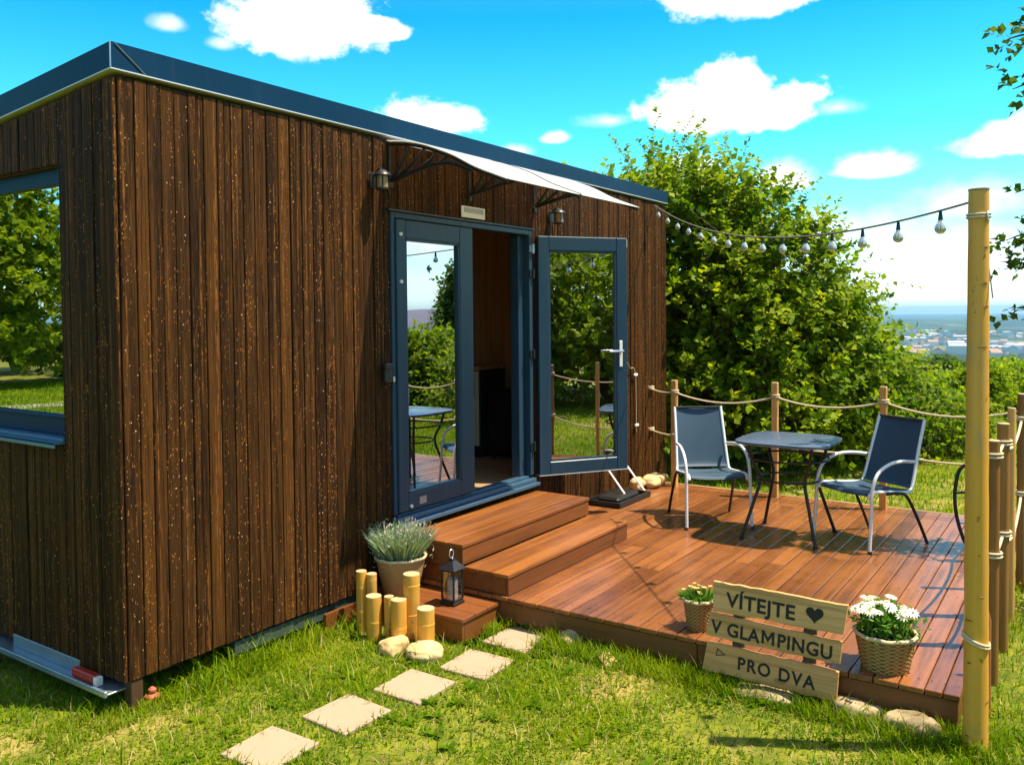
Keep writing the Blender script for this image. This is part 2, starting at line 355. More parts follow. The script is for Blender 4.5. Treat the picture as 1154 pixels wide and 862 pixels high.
# ---------------------------------------------------------------- mesh helpers
class MB:
    def __init__(s): s.v = []; s.f = []; s.r = []; s.mi = []
    def add(s, vs, fs, r=None, mi=0):
        o = len(s.v); s.v += [tuple(v) for v in vs]; r = random.random() if r is None else r
        for f in fs: s.f.append(tuple(i + o for i in f)); s.r.append(r); s.mi.append(mi)
    def box(s, a, b, r=None, bev=0, mat3=None, mi=0):
        (x0, y0, z0), (x1, y1, z1) = a, b
        if bev <= 0:
            v = [(x0, y0, z0), (x1, y0, z0), (x1, y1, z0), (x0, y1, z0), (x0, y0, z1), (x1, y0, z1), (x1, y1, z1), (x0, y1, z1)]
            f = [(0, 3, 2, 1), (4, 5, 6, 7), (0, 1, 5, 4), (1, 2, 6, 5), (2, 3, 7, 6), (3, 0, 4, 7)]
        else:                                                     # chamfered box: 24 vertices
            e = min(bev, (x1 - x0) * .45, (y1 - y0) * .45, (z1 - z0) * .45); v = []; idx = {}
            X = (x0, x1); Y = (y0, y1); Z = (z0, z1)
            for i in (0, 1):
                for j in (0, 1):
                    for k in (0, 1):
                        sx, sy, sz = (e, -e)[i], (e, -e)[j], (e, -e)[k]
                        for ax in range(3):
                            idx[(i, j, k, ax)] = len(v)
                            v.append((X[i] + (0 if ax == 0 else sx), Y[j] + (0 if ax == 1 else sy), Z[k] + (0 if ax == 2 else sz)))
            f = []
            q = ((0, 0), (1, 0), (1, 1), (0, 1))
            for i in (0, 1): f.append([idx[(i, a_, b_, 0)] for a_, b_ in (q if i else q[::-1])])
            for j in (0, 1): f.append([idx[(a_, j, b_, 1)] for a_, b_ in (q[::-1] if j else q)])
            for k in (0, 1): f.append([idx[(a_, b_, k, 2)] for a_, b_ in (q if k else q[::-1])])
            for j in (0, 1):
                for k in (0, 1):
                    f.append([idx[(0, j, k, 1)], idx[(1, j, k, 1)], idx[(1, j, k, 2)], idx[(0, j, k, 2)]])
            for i in (0, 1):
                for k in (0, 1):
                    f.append([idx[(i, 0, k, 0)], idx[(i, 1, k, 0)], idx[(i, 1, k, 2)], idx[(i, 0, k, 2)]])
            for i in (0, 1):
                for j in (0, 1):
                    f.append([idx[(i, j, 0, 0)], idx[(i, j, 1, 0)], idx[(i, j, 1, 1)], idx[(i, j, 0, 1)]])
            for i in (0, 1):
                for j in (0, 1):
                    for k in (0, 1): f.append([idx[(i, j, k, 0)], idx[(i, j, k, 1)], idx[(i, j, k, 2)]])
        if mat3 is not None: v = [tuple(mat3 @ Vector(p)) for p in v]
        s.add(v, f, r, mi)
    def tube(s, pts, rad, n=8, r=None, cap=True, mi=0):
        pts = [Vector(p) for p in pts]; k = len(pts)
        if isinstance(rad, (int, float)): rad = [rad] * k
        vs = []; prev = None
        for i, p in enumerate(pts):
            d = (pts[min(i + 1, k - 1)] - pts[max(i - 1, 0)]).normalized()
            if prev is None:
                u = d.orthogonal().normalized()
            else:
                u = (prev - d * prev.dot(d))
                u = u.normalized() if u.length > 1e-6 else d.orthogonal().normalized()
            prev = u; w = d.cross(u)
            for j in range(n):
                a = 2 * math.pi * j / n; vs.append(p + (u * math.cos(a) + w * math.sin(a)) * rad[i])
        fs = [(i * n + j, i * n + (j + 1) % n, (i + 1) * n + (j + 1) % n, (i + 1) * n + j) for i in range(k - 1) for j in range(n)]
        if cap: fs += [tuple(range(n))[::-1], tuple((k - 1) * n + j for j in range(n))]
        s.add(vs, fs, r, mi)
    def lathe(s, prof, c=(0, 0, 0), n=24, r=None, wob=0, mi=0):
        vs = []
        for (q, z) in prof:
            for j in range(n):
                a = 2 * math.pi * j / n; rr = q * (1 + wob * math.sin(3 * a + z * 20))
                vs.append((c[0] + rr * math.cos(a), c[1] + rr * math.sin(a), c[2] + z))
        fs = [(i * n + j, i * n + (j + 1) % n, (i + 1) * n + (j + 1) % n, (i + 1) * n + j) for i in range(len(prof) - 1) for j in range(n)]
        s.add(vs, fs, r, mi)
    def build(s, name, material, parent=None, smooth=False, world=True):
        off = Vector((0, 0, 0)); p = parent
        while p is not None and world: off += p.location; p = p.parent
        me = bpy.data.meshes.new(name)
        me.from_pydata([(v[0] - off.x, v[1] - off.y, v[2] - off.z) for v in s.v], [], s.f)
        a = me.attributes.new('rnd', 'FLOAT', 'FACE'); a.data.foreach_set('value', s.r)
        for mm in (material if isinstance(material, (list, tuple)) else [material]): me.materials.append(mm)
        if isinstance(material, (list, tuple)): me.polygons.foreach_set('material_index', s.mi)
        if smooth:
            me.polygons.foreach_set('use_smooth', [True] * len(me.polygons))
            me.set_sharp_from_angle(angle=R(smooth if smooth is not True else 40))
        me.update()
        o = bpy.data.objects.new(name, me); S.collection.objects.link(o)
        if parent: o.parent = parent
        return o


def np_mesh(name, V, F, rnd, material, parent=None, off=(0, 0, 0)):
    """V (n,3), F (m,k) numpy"""
    me = bpy.data.meshes.new(name); V = (V - np.array(off)).astype(np.float32); k = F.shape[1]
    me.vertices.add(len(V)); me.vertices.foreach_set('co', V.ravel())
    me.loops.add(F.size); me.loops.foreach_set('vertex_index', F.ravel().astype(np.int32))
    me.polygons.add(len(F)); me.polygons.foreach_set('loop_start', np.arange(0, F.size, k, dtype=np.int32))
    me.polygons.foreach_set('loop_total', np.full(len(F), k, np.int32))
    a = me.attributes.new('rnd', 'FLOAT', 'FACE'); a.data.foreach_set('value', rnd.astype(np.float32))
    me.materials.append(material); me.update(calc_edges=True)
    o = bpy.data.objects.new(name, me); S.collection.objects.link(o)
    if parent: o.parent = parent
    return o


def tag(o, label=None, cat=None, group=None, kind=None):
    if label: o['label'] = label
    if cat: o['category'] = cat
    if group: o['group'] = group
    if kind: o['kind'] = kind
    return o


def thing(name, label, cat, loc=(0, 0, 0), rz=0, group=None):
    o = bpy.data.objects.new(name, None); S.collection.objects.link(o); o.location = loc; o.rotation_euler.z = rz
    o.empty_display_size = .1
    return tag(o, label, cat, group)


def copy_tree(o, parent=None):
    c = o.copy(); S.collection.objects.link(c); c.parent = parent
    for ch in list(o.children): copy_tree(ch, c)
    return c


def bez(pts, n=8):
    """smooth curve through points"""
    P = [Vector(p) for p in pts]; P = [P[0] * 2 - P[1]] + P + [P[-1] * 2 - P[-2]]; out = []
    for i in range(1, len(P) - 2):
        for j in range(n):
            u = j / n; a, b, c, d = P[i - 1:i + 3]
            out.append(.5 * ((2 * b) + (c - a) * u + (2 * a - 5 * b + 4 * c - d) * u * u + (3 * b - a - 3 * c + d) * u ** 3))
    return out + [P[-2]]


# ---------------------------------------------------------------- terrain
G0 = -.15
def hgt(x, y):
    """ground height: level garden on a hill top, falling away beyond the lawn; numpy friendly"""
    x = np.asarray(x, float); y = np.asarray(y, float)
    r = np.hypot(x - 2, y + 1); a = np.arctan2(x - 2, y + 1)
    h = np.full_like(r, G0)
    prof_r = [0, 9, 15, 30, 60, 120, 400, 1500, 2200, 5000, 9000, 40000]
    prof_h = [0, 0, -.35, -3.0, -8, -15, -38, -88, -95, -97, -97, -100]
    drop = np.interp(r, prof_r, prof_h)
    # the side facing the view falls; the rest stays close to level for a while
    w = np.clip((np.cos(a - R(72)) + .15) / .8, 0, 1); w = w * w * (3 - 2 * w)
    w = np.where(r > 400, w + (1 - w) * np.clip((r - 400) / 1500, 0, 1), w)
    h = h + drop * (w * .92 + .08)
    h = h + np.clip((r - 20) / 200, 0, 1) * 1.2 * np.sin(x * .03) * np.cos(y * .041)
    # low far ridges
    h = h + 34 * np.exp(-((r - 6500) / 900) ** 2) * (.55 + .45 * np.sin(a * 9 + 1.0)) + 60 * np.exp(-((r - 11000) / 1500) ** 2) * (.6 + .4 * np.sin(a * 6 + 2.2))
    h = h + 12 * np.exp(-((r - 4600) / 350) ** 2) * (.5 + .5 * np.sin(a * 14 + .4))
    # rounded hill to the south east and a rise at the south
    h = h + 122 * np.exp(-((a - R(129)) / R(9)) ** 2) * np.exp(-((r - 4200) / 900) ** 2)
    return h
def hz(x, y): return float(hgt(x, y))

rad = np.concatenate([np.linspace(0, 16, 33)[1:], 16 * (21000 / 16) ** (np.linspace(0, 1, 110)[1:])])
na = 240; ang = np.linspace(0, 2 * np.pi, na, endpoint=False)
RR, AA = np.meshgrid(rad, ang, indexing='ij'); X = 2 + RR * np.sin(AA); Y = -1 + RR * np.cos(AA)
V = np.stack([X.ravel(), Y.ravel(), hgt(X, Y).ravel()], 1); V = np.vstack([V, [[2, -1, G0]]])
i, j = np.meshgrid(np.arange(len(rad) - 1), np.arange(na), indexing='ij'); i = i.ravel(); j = j.ravel(); jn = (j + 1) % na
F = np.stack([i * na + j, i * na + jn, (i + 1) * na + jn, (i + 1) * na + j], 1)[:, ::-1]
c = len(V) - 1; F0 = np.stack([np.full(na, c), np.arange(na), (np.arange(na) + 1) % na, (np.arange(na) + 1) % na], 1)
fan = np.stack([np.full(na, c), (np.arange(na) + 1) % na, np.arange(na)], 1)
me = bpy.data.meshes.new('ground')
me.from_pydata(V.tolist(), [], F.tolist() + fan.tolist()); me.materials.append(M['ground'])
me.polygons.foreach_set('use_smooth', [True] * len(me.polygons)); me.update()
g = bpy.data.objects.new('ground', me); S.collection.objects.link(g); tag(g, kind='structure')
# gravel path on the side away from the view (seen mirrored in the window)
mb = MB(); pts = [(-18, 10.5), (-13, 13.2), (-9.5, 14.8), (-7.2, 15.6), (-4, 16.4), (1, 17.5)]
pp = bez([(a, b, 0) for a, b in pts], 6)
vs = []
for k, p in enumerate(pp):
    d = (pp[min(k + 1, len(pp) - 1)] - pp[max(k - 1, 0)]).normalized(); nn = Vector((-d.y, d.x, 0)) * .55
    for q in (p + nn, p - nn): vs.append((q.x, q.y, hz(q.x, q.y) + .02))
mb.add(vs, [(2 * k, 2 * k + 1, 2 * k + 3, 2 * k + 2) for k in range(len(pp) - 1)])
tag(mb.build('path', M['gravel']), kind='structure')

# ---------------------------------------------------------------- cabin
L, D, H = 6.19, 2.45, 2.862
SL = -.09                                                          # roof falls to the back
DX0, DX1, DZ0, DZ1 = 1.869, 3.556, .372, 2.405
WY0, WY1, WZ0, WZ1 = .47, 1.95, 1.13, 2.50
cab = thing('tiny_house', 'dark brown timber-clad tiny house with blue metal roof edge and open glass double doors', 'tiny house', (0, 0, G0))


def boards(mb, lo, hi, make, wmin=.045, wmax=.105, snaps=()):
    """board edges along one axis, snapped to openings"""
    e = [lo]; snaps = sorted(list(snaps) + [hi])
    while e[-1] < hi - 1e-6:
        nxt = e[-1] + random.choice([.072, .085, .085, .092]) * random.uniform(.94, 1.06)
        sn = [q for q in snaps if q > e[-1] + 1e-6][0]
        if nxt > sn - .03: nxt = sn
        e.append(nxt)
    for a, b in zip(e[:-1], e[1:]): make(a, b)


mb = MB()
def front(a, b):
    g = .0024; d = -.022 - random.choice([0, 0, .002, .005]); r = random.random()
    spans = [(0.0, H)]
    if a >= DX0 - 1e-4 and b <= DX1 + 1e-4: spans = [(0.0, DZ0 - .03), (DZ1, H)]
    parts_ = [(a, b)] if b - a < .085 or random.random() < .35 else [(a, a + (b - a) * .5), (a + (b - a) * .5, b)]
    for z0, z1 in spans:
        zz = z0 + random.uniform(0, .006)
        for q, (a_, b_) in enumerate(parts_): mb.box((a_ + (g if q == 0 else .001), d + q * .003, zz), (b_ - (g if q == len(parts_) - 1 else .001), -.002, z1), min(1, r + q * .04), .003)
boards(mb, .0, L, front, snaps=(DX0, DX1))
mb.build('front_wall', M['clad'], cab)
mb = MB()
def side(a, b):
    g = .0024; d = -.022 - random.choice([0, 0, .003, .005]); r = random.random() * .7
    spans = [(0.0, H + SL * b)]
    if a >= WY0 - .08 and b <= WY1 + 1e-4 and a >= WY0 - 1e-4: spans = [(0.0, WZ0 - .03), (WZ1, H + SL * b)]
    for z0, z1 in spans: mb.box((d, a + g, z0), (-.002, b - g, z1), r, .004)
boards(mb, -.02, D, side, snaps=(WY0 - .09, WY0, WY1))
mb.build('side_wall', M['clad'], cab)
mb = MB()
def far(a, b): mb.box((L + .002, a + .003, 0), (L + .026, b - .003, H + SL * max(b, 0)), None, .004)
boards(mb, -.02, D, far)
mb.build('end_wall', M['clad'], cab)
mb = MB()
def back(a, b): mb.box((a + .003, D + .002, 0), (b - .003, D + .026, H + SL * D), None, .004)
boards(mb, 0, L, back)
mb.build('back_wall', M['clad'], cab)
# dark structural shell with openings behind the boards
mb = MB(); T = .10
mb.box((0, 0, 0), (DX0, T, H - .02)); mb.box((DX1, 0, 0), (L, T, H - .02)); mb.box((DX0, 0, 0), (DX1, T, DZ0 - .03)); mb.box((DX0, 0, DZ1), (DX1, T, H - .02))
hw = H + SL * D - .02
mb.box((0, T, 0), (T, WY0, hw)); mb.box((0, WY1, 0), (T, D, hw)); mb.box((0, WY0, 0), (T, WY1, WZ0 - .03)); mb.box((0, WY0, WZ1), (T, WY1, hw))
mb.box((T, D - T, 0), (L, D, hw)); mb.box((L - T, T, 0), (L, D - T, hw))
mb.build('wall_core', M['darkwood'], cab)
# roof: slab, tall blue edge, white drip edge
mb = MB(); e = .035
zt = lambda y: 3.012 + SL * (y + e)
vs = [(-e, -e, H + .03), (L + e, -e, H + .03), (L + e, D + e, H + .03 + SL * D), (-e, D + e, H + .03 + SL * D),
      (-e, -e, zt(-e)), (L + e, -e, zt(-e)), (L + e, D + e, zt(D + e)), (-e, D + e, zt(D + e))]
o = [(0, 3, 2, 1), (4, 5, 6, 7), (0, 1, 5, 4), (1, 2, 6, 5), (2, 3, 7, 6), (3, 0, 4, 7)]
mb.add(vs, o); roof = mb.build('roof', M['roofm'], cab)
mb = MB(); b0 = H + .023
vs = [(-e - .005, -e - .005, b0), (L + e + .005, -e - .005, b0), (L + e + .005, D + e, b0 + SL * D), (-e - .005, D + e, b0 + SL * D)]
vs += [(a, b, c + .006) for a, b, c in vs]
mb.add(vs, o); mb.build('drip_edge', M['drip'], roof)
mb = MB(); mb.tube([(-e - .003, -e - .003, zt(-e)), (-e - .003, -e - .003, H + .03)], .004, 6)
mb.tube([(-e + .02, -e - .003, zt(-e) - .005), (.14, -e - .003, H + .03)], .003, 6); mb.build('flashing_seam', M['galv'], roof)
# floor and interior
mb = MB()
for k in range(18): mb.box((T + k * .333, T, .30), (T + k * .333 + .33, D - T, .36), None, .002)
mb.build('floor', M['floorw'], cab)
mb = MB()
for k in range(60): mb.box((T + k * .1, D - T - .015, .36), (T + k * .1 + .097, D - T - .002, hw - .01), None, .003)
for k in range(22): mb.box((L - T - .015, T + k * .1, .36), (L - T - .002, T + k * .1 + .097, hw - .01), None, .003)
mb.box((T, T, hw - .03), (L - T, D - T, hw - .01))
mb.build('interior_lining', M['ply'], cab)
mb = MB()
for k in range(19): mb.box((4.70, .35 + k * .1, .36), (4.72, .35 + k * .1 + .097, hw - .04), None, .003)
mb.build('partition', M['ply'], cab)
# chassis under the house
mb = MB()
mb.box((.62, -.004, -.085), (L - .1, .06, -.012), None, .004); mb.box((.22, D - .2, -.10), (L - .1, D - .14, -.002)); mb.box((.3, .15, -.08), (.36, D - .2, -.01)); mb.box((5.6, .15, -.08), (5.66, D - .2, -.01))
ch = mb.build('chassis', m_plain('green grey steel beam', (.05, .075, .06), .5, .1, .2, 8), cab)
mb = MB(); mb.box((-.085, .02, -.045), (.05, D, -.036), None, .002); mb.box((-.10, .02, -.052), (-.085, D, -.022), None, .003)
mb.box((-.03, .36, -.036), (-.022, 1.02, .030), None, .002); mb.build('bumper_rail', M['galv'], cab)
mb = MB(); mb.box((-.075, .16, -.034), (-.035, .355, .014), None, .006); tl = mb.build('tail_lamp', M['red'], cab)
mb = MB(); mb.box((-.078, .13, -.034), (-.04, .157, .010), None, .003); mb.build('lamp_cap', M['white'], tl)
mb = MB(); mb.box((.012, -.018, G0 - .01), (.075, .045, -.001), None, .004); mb.build('support_leg', M['darkwood'], cab)
mb = MB(); mb.box((5.9, .1, G0), (5.97, .17, -.001), None, .004); mb.build('support_leg', M['darkwood'], cab)
mb = MB(); mb.box((3.4, 2.2, G0), (3.5, 2.3, -.001), None, .004); mb.build('support_leg', M['darkwood'], cab)

# window in the side wall
mb = MB(); f = .055
mb.box((.030, WY0, WZ1 - .085), (.095, WY1, WZ1), None, .004); mb.box((.030, WY0, WZ0), (.095, WY1, WZ0 + .09), None, .004)
mb.box((.034, WY0, WZ0 + .09), (.095, WY0 + .03, WZ1 - .085), None, .003); mb.box((.030, WY1 - f, WZ0 + .09), (.095, WY1, WZ1 - .085), None, .004)
mb.box((.020, WY0 + .004, WZ0 + .088), (.05, WY1 - .002, WZ0 + .102), None, .003)
win = mb.build('window', M['roofm'], cab)  # darker roof metal puts the recess shade into the frame colour
mb = MB(); mb.box((.055, WY0 + .028, WZ0 + .088), (.061, WY1 - f + .002, WZ1 - .083)); mb.build('pane', M['glass'], win)
mb = MB(); mb.box((-.075, WY0 - .005, WZ0 - .028), (.0, WY1 + .02, WZ0 - .018), None, .002); mb.box((-.075, WY0 - .005, WZ0 - .045), (-.068, WY1 + .02, WZ0 - .018), None, .002); mb.box((-.03, WY0 + .001, WZ0 - .017), (.06, WY1 - .001, WZ0 - .001), None, .002)
mb.build('sill', m_plain('pale blue sill metal', (.09, .20, .32), .32, .2, .1, 8), win)

# double door
mb = MB()
mb.box((DX0, -.035, DZ0 + .05), (DX0 + .035, .06, DZ1), None, .004); mb.box((DX1 - .045, -.035, DZ0 + .05), (DX1, .06, DZ1), None, .004)
mb.box((DX0 + .035, -.035, DZ1 - .04), (DX1 - .045, .06, DZ1), None, .004)
mb.box((DX1 - .125, .02, DZ0 + .05), (DX1 - .047, .10, DZ1 - .042), None, .004)
fr = mb.build('door_frame', M['anth'], cab)
mb = MB(); mb.box((DX0 - .03, -.045, DZ1 + .002), (DX1 + .03, -.0, DZ1 + .016), None, .002); mb.build('drip_cap', M['blackp'], fr)
mb = MB(); mb.box((DX0, -.062, DZ0), (DX1, .07, DZ0 + .03), None, .004); mb.box((DX0, -.10, DZ0 - .028), (DX1, -.02, DZ0 - .001), None, .004); mb.box((DX0 + .05, -.02, DZ0 + .031), (DX1 - .05, .05, DZ0 + .048), None, .003)
mb.build('threshold', m_plain('scuffed blue sill', (.06, .13, .21), .3, .3, .2, 10), cab)


def leaf(loc, rz, w, z0, z1, gl, flip, name='door_leaf'):
    """door leaf as an Empty-free part: frame mesh in local coordinates, pane and fittings its children"""
    mb = MB(); sl, sr, st, sb = gl; th = .03
    mb.box((0, -th, 0), (sl, th, z1 - z0), None, .005); mb.box((w - sr, -th, 0), (w, th, z1 - z0), None, .005)
    mb.box((sl, -th, 0), (w - sr, th, sb), None, .005); mb.box((sl, -th, z1 - z0 - st), (w - sr, th, z1 - z0), None, .005)
    i = .014
    for a, b in (((sl, -th + .006, sb), (sl + i, th - .006, z1 - z0 - st)), ((w - sr - i, -th + .006, sb), (w - sr, th - .006, z1 - z0 - st)), ((sl, -th + .006, sb), (w - sr, th - .006, sb + i)), ((sl, -th + .006, z1 - z0 - st - i), (w - sr, th - .006, z1 - z0 - st))):
        mb.box(a, b)
    o = mb.build(name, M['anth'], None, world=False); o.parent = cab
    o.location = Vector(loc) - cab.location; o.rotation_euler.z = rz
    mb = MB(); mb.box((sl + .004, -.004, sb + .004), (w - sr - .004, .004, z1 - z0 - st - .004)); mb.build('pane', M['glass'], o, world=False)
    return o
LL = leaf((1.906, -.018, .432), 0, .828, .432, 2.358, (.092, .155, .12, .112), 0)
LR = leaf((3.600, -.05, .415), R(-34.4), .815, .415, 2.362, (.095, .10, .115, .105), 0)
# bird silhouette sticker on the left pane
mb = MB(); sil = [(-.05, 0), (-.02, .035), (.01, .045), (.0, .02), (.03, .012), (.045, .02), (.035, 0), (.05, -.018), (.02, -.01), (.005, -.03), (.01, -.055), (-.02, -.03)]
cx, cz = .36, 1.617
vs = [(cx + a * .62, -.0058, cz + b * .62) for a, b in sil] + [(cx + a * .62, -.0048, cz + b * .62) for a, b in sil]; n = len(sil)
mb.add(vs, [tuple(range(n)), tuple(range(n, 2 * n))[::-1]] + [(k, (k + 1) % n, n + (k + 1) % n, n + k) for k in range(n)])
mb.build('bird_sticker', M['blackp'], LL, world=False)
# white fittings at the hinge edge, scuffs, door stop
for zz in (1.83, 1.52, .03):
    mb = MB(); mb.lathe([(0, -.0001), (.012, 0), (.012, .012), (0, .0121)], (0, 0, 0), 12)
    o = mb.build('cap', M['white'], LL, True, world=False); o.location = (.035 if zz > .1 else .11, -.03, zz); o.rotation_euler.x = R(90)
mb = MB(); mb.box((.20, -.0325, .025), (.27, -.0302, .075)); mb.build('scuff_plate', M['galv'], LL, world=False)
# lever handle on the open leaf (face towards the garden side)
mb = MB(); mb.box((.735, -.038, .865), (.765, -.03, 1.085), None, .004)
h = mb.build('handle_plate', M['white'], LR, world=False)
mb = MB(); mb.tube([(.75, -.036, 1.0), (.75, -.075, 1.0), (.742, -.082, 1.0), (.62, -.082, .998)], .0095, 8); mb.build('lever', M['steel'], h, True, world=False)
mb = MB(); mb.box((.815, -.02, 1.87), (.822, .02, 1.94), None, .002); mb.build('lock_plate', M['white'], LR, world=False)
mb = MB(); mb.box((-.002, -.034, -.006), (.817, .030, -.001)); mb.build('bottom_rail_seal', M['drip'], LR, world=False)
for zz in (.62, 1.37, 2.02, 2.22):
    mb = MB(); mb.tube([(DX1 - .012, -.052, zz), (DX1 - .012, -.052, zz + .075)], .011, 8); mb.box((DX1 - .05, -.045, zz + .01), (DX1 - .012, -.036, zz + .065)); mb.build('hinge', M['gun'] if zz < 2.2 else M['galv'], fr, True)

# furniture seen through the door
k = thing('kitchen_unit', 'kitchen unit with pale beige cupboard front inside the cabin doorway', 'cupboard', (4.45, 1.35, .36))
mb = MB(); mb.box((4.26, 1.02, .46), (4.69, 1.70, 1.20), None, .005); mb.build('carcass', M['blackp'], k)
mb = MB(); mb.box((4.24, 1.03, .48), (4.258, 1.36, 1.19), None, .004); mb.build('door', M['cream'], k)
mb = MB(); mb.box((4.24, 1.37, .48), (4.258, 1.69, 1.19), None, .004); mb.build('door', M['cream'], k)
mb = MB(); mb.box((4.22, 1.0, 1.202), (4.69, 1.72, 1.235), None, .004); mb.build('worktop', M['ply'], k)
mb = MB(); mb.tube([(4.232, 1.07, .95), (4.232, 1.07, 1.10)], .006, 6); mb.build('handle', M['steel'], k)
mb = MB(); mb.box((4.30, 1.05, .36), (4.69, 1.68, .459)); mb.build('plinth', M['black'], k)
st = thing('stove', 'small black stove standing inside the open doorway', 'stove', (4.45, .75, .36))
mb = MB(); mb.box((4.28, .58, .42), (4.66, .94, 1.02), None, .01); b = mb.build('body', M['black'], st)
for a_, b_ in ((4.31, .61), (4.62, .61), (4.31, .90), (4.62, .90)):
    mb = MB(); mb.tube([(a_, b_, .36), (a_, b_, .42)], .015, 8); mb.build('leg', M['black'], st)
mb = MB(); mb.tube([(4.5, .76, 1.02), (4.5, .76, hw - .04)], .055, 14); mb.build('flue', M['black'], st, True)
mb = MB(); mb.tube([(4.27, .64, .90), (4.25, .64, .90), (4.25, .64, .76), (4.27, .64, .76)], .007, 6); mb.build('handle', M['steel'], st)
o = thing('ceiling_spot', 'small round ceiling spot just inside the door head', 'lamp', (2.95, .3, hw)); mb = MB(); mb.lathe([(.0, -.002), (.035, -.002), (.04, .012), (0, .013)], (2.95, .16, DZ1 - .055), 14); mb.build('rim', M['steel'], o)

# ---------------------------------------------------------------- things on the front wall
aw = thing('door_awning', 'white curved awning on black wrought iron brackets above the cabin door', 'awning', (2.7, -.03, 2.6))
prof = bez([(-.03, 2.853), (-.17, 2.834), (-.32, 2.797), (-.49, 2.735), (-.60, 2.686), (-.74, 2.612), (-.955, 2.525)] and [(0, -.03, 2.853), (0, -.17, 2.834), (0, -.32, 2.797), (0, -.49, 2.735), (0, -.60, 2.686), (0, -.74, 2.612), (0, -.955, 2.525)], 3)
for x0, x1 in ((1.84, 2.722), (2.728, 3.62)):
    mb = MB(); vs = []
    for p in prof:
        for xx, dz in ((x0, 0), (x1, 0), (x1, .005), (x0, .005)): vs.append((xx, p.y, p.z + dz))
    n = len(prof); fs = []
    for q in range(n - 1):
        for j in range(4): fs.append((q * 4 + j, q * 4 + (j + 1) % 4, q * 4 + 4 + (j + 1) % 4, q * 4 + 4 + j))
    fs += [(0, 1, 2, 3), tuple((n - 1) * 4 + j for j in (3, 2, 1, 0))]
    mb.add(vs, fs); mb.build('sheet', M['poly'], aw, 60)
mb = MB(); mb.box((2.716, -.96, 2.520), (2.734, -.955, 2.53)); vs = []
for p in prof: vs += [(2.718, p.y, p.z + .006), (2.732, p.y, p.z + .006), (2.732, p.y, p.z + .010), (2.718, p.y, p.z + .010)]
mb.add(vs, fs); mb.build('joint_strip', M['black'], aw)
for xx in (1.868, 2.722, 3.598):
    mb = MB(); low = [Vector((xx, p.y, p.z - .012)) for p in prof]; mb.tube(low, .014, 6)
    foot = Vector((xx, -.03, 2.60))
    mb.tube(bez([foot, (xx, -.16, 2.625), (xx, -.34, 2.66), (xx, -.52, 2.665), (xx, -.70, 2.60)], 5), .014, 6)
    mb.tube(bez([(xx, -.03, 2.60), (xx, -.12, 2.68), (xx, -.20, 2.80)], 5), .0115, 6)
    mb.tube(bez([(xx, -.10, 2.615), (xx, -.24, 2.70), (xx, -.33, 2.78)], 5), .0115, 6)
    mb.tube(bez([(xx, -.25, 2.645), (xx, -.36, 2.69), (xx, -.43, 2.75)], 5), .0115, 6)
    mb.tube(bez([(xx, -.42, 2.665), (xx, -.47, 2.69), (xx, -.52, 2.715)], 4), .010, 6)
    mb.tube([(xx, -.028, 2.56), (xx, -.028, 2.845)], .011, 6)
    mb.box((xx - .02, -.045, 2.555), (xx + .02, -.026, 2.60), None, .004)
    mb.build('bracket', M['black'], aw, True)


def wall_lamp(x, z, label):
    o = thing('wall_lamp', label, 'lamp', (x, -.035, z))
    mb = MB(); mb.box((x - .03, -.05, z - .07), (x + .03, -.036, z + .03), None, .004); mb.build('back_plate', M['black'], o)
    mb = MB(); mb.tube(bez([(x, -.05, z + .01), (x, -.09, z + .05), (x, -.12, z + .03)], 4), .007, 6); mb.build('arm', M['black'], o, True)
    mb = MB(); mb.lathe([(0, .045), (.02, .04), (.055, .012), (.058, .004), (0, .0039)], (x, -.12, z), 12); mb.build('cap', M['gun'], o, True)
    mb = MB(); mb.lathe([(.034, .003), (.036, -.07), (.03, -.075), (0, -.076)], (x, -.12, z), 12); mb.build('glass', m_plain('amber lamp glass', (.30, .18, .06), .15), o, True)
    mb = MB()
    for q in range(4):
        a = math.pi / 4 + q * math.pi / 2; mb.tube([(x + .038 * math.cos(a), -.12 + .038 * math.sin(a), z), (x + .038 * math.cos(a), -.12 + .038 * math.sin(a), z - .075)], .004, 5)
    mb.lathe([(.0, -.072), (.042, -.075), (.042, -.084), (0, -.085)], (x, -.12, z), 12); mb.build('cage', M['black'], o)
wall_lamp(1.70, 2.60, 'small black wall lamp on the cladding left of the door awning')
wall_lamp(3.84, 2.56, 'small black wall lamp under the right end of the door awning')
o = thing('name_plate', 'small pale plate fixed to the cladding just above the door frame', 'plate', (2.75, -.036, 2.42))
mb = MB(); mb.box((2.61, -.046, 2.432), (2.895, -.036, 2.515), None, .003); mb.build('plate', M['white'], o)
mb = MB(); mb.box((2.635, -.0485, 2.470), (2.87, -.0463, 2.505)); mb.build('print', M['grey'], o)
o = thing('key_box', 'small black key box on the cladding left of the door', 'box', (1.79, -.036, 1.29))
mb = MB(); mb.box((1.76, -.075, 1.30), (1.83, -.036, 1.41), None, .01); mb.build('body', M['blackp'], o)
mb = MB(); mb.box((1.755, -.082, 1.385), (1.835, -.036, 1.425), None, .008); mb.build('lid', M['gun'], o)
mb = MB(); mb.box((1.85, -.06, 1.30), (1.868, -.036, 1.335), None, .004); mb.build('latch', M['steel'], o)
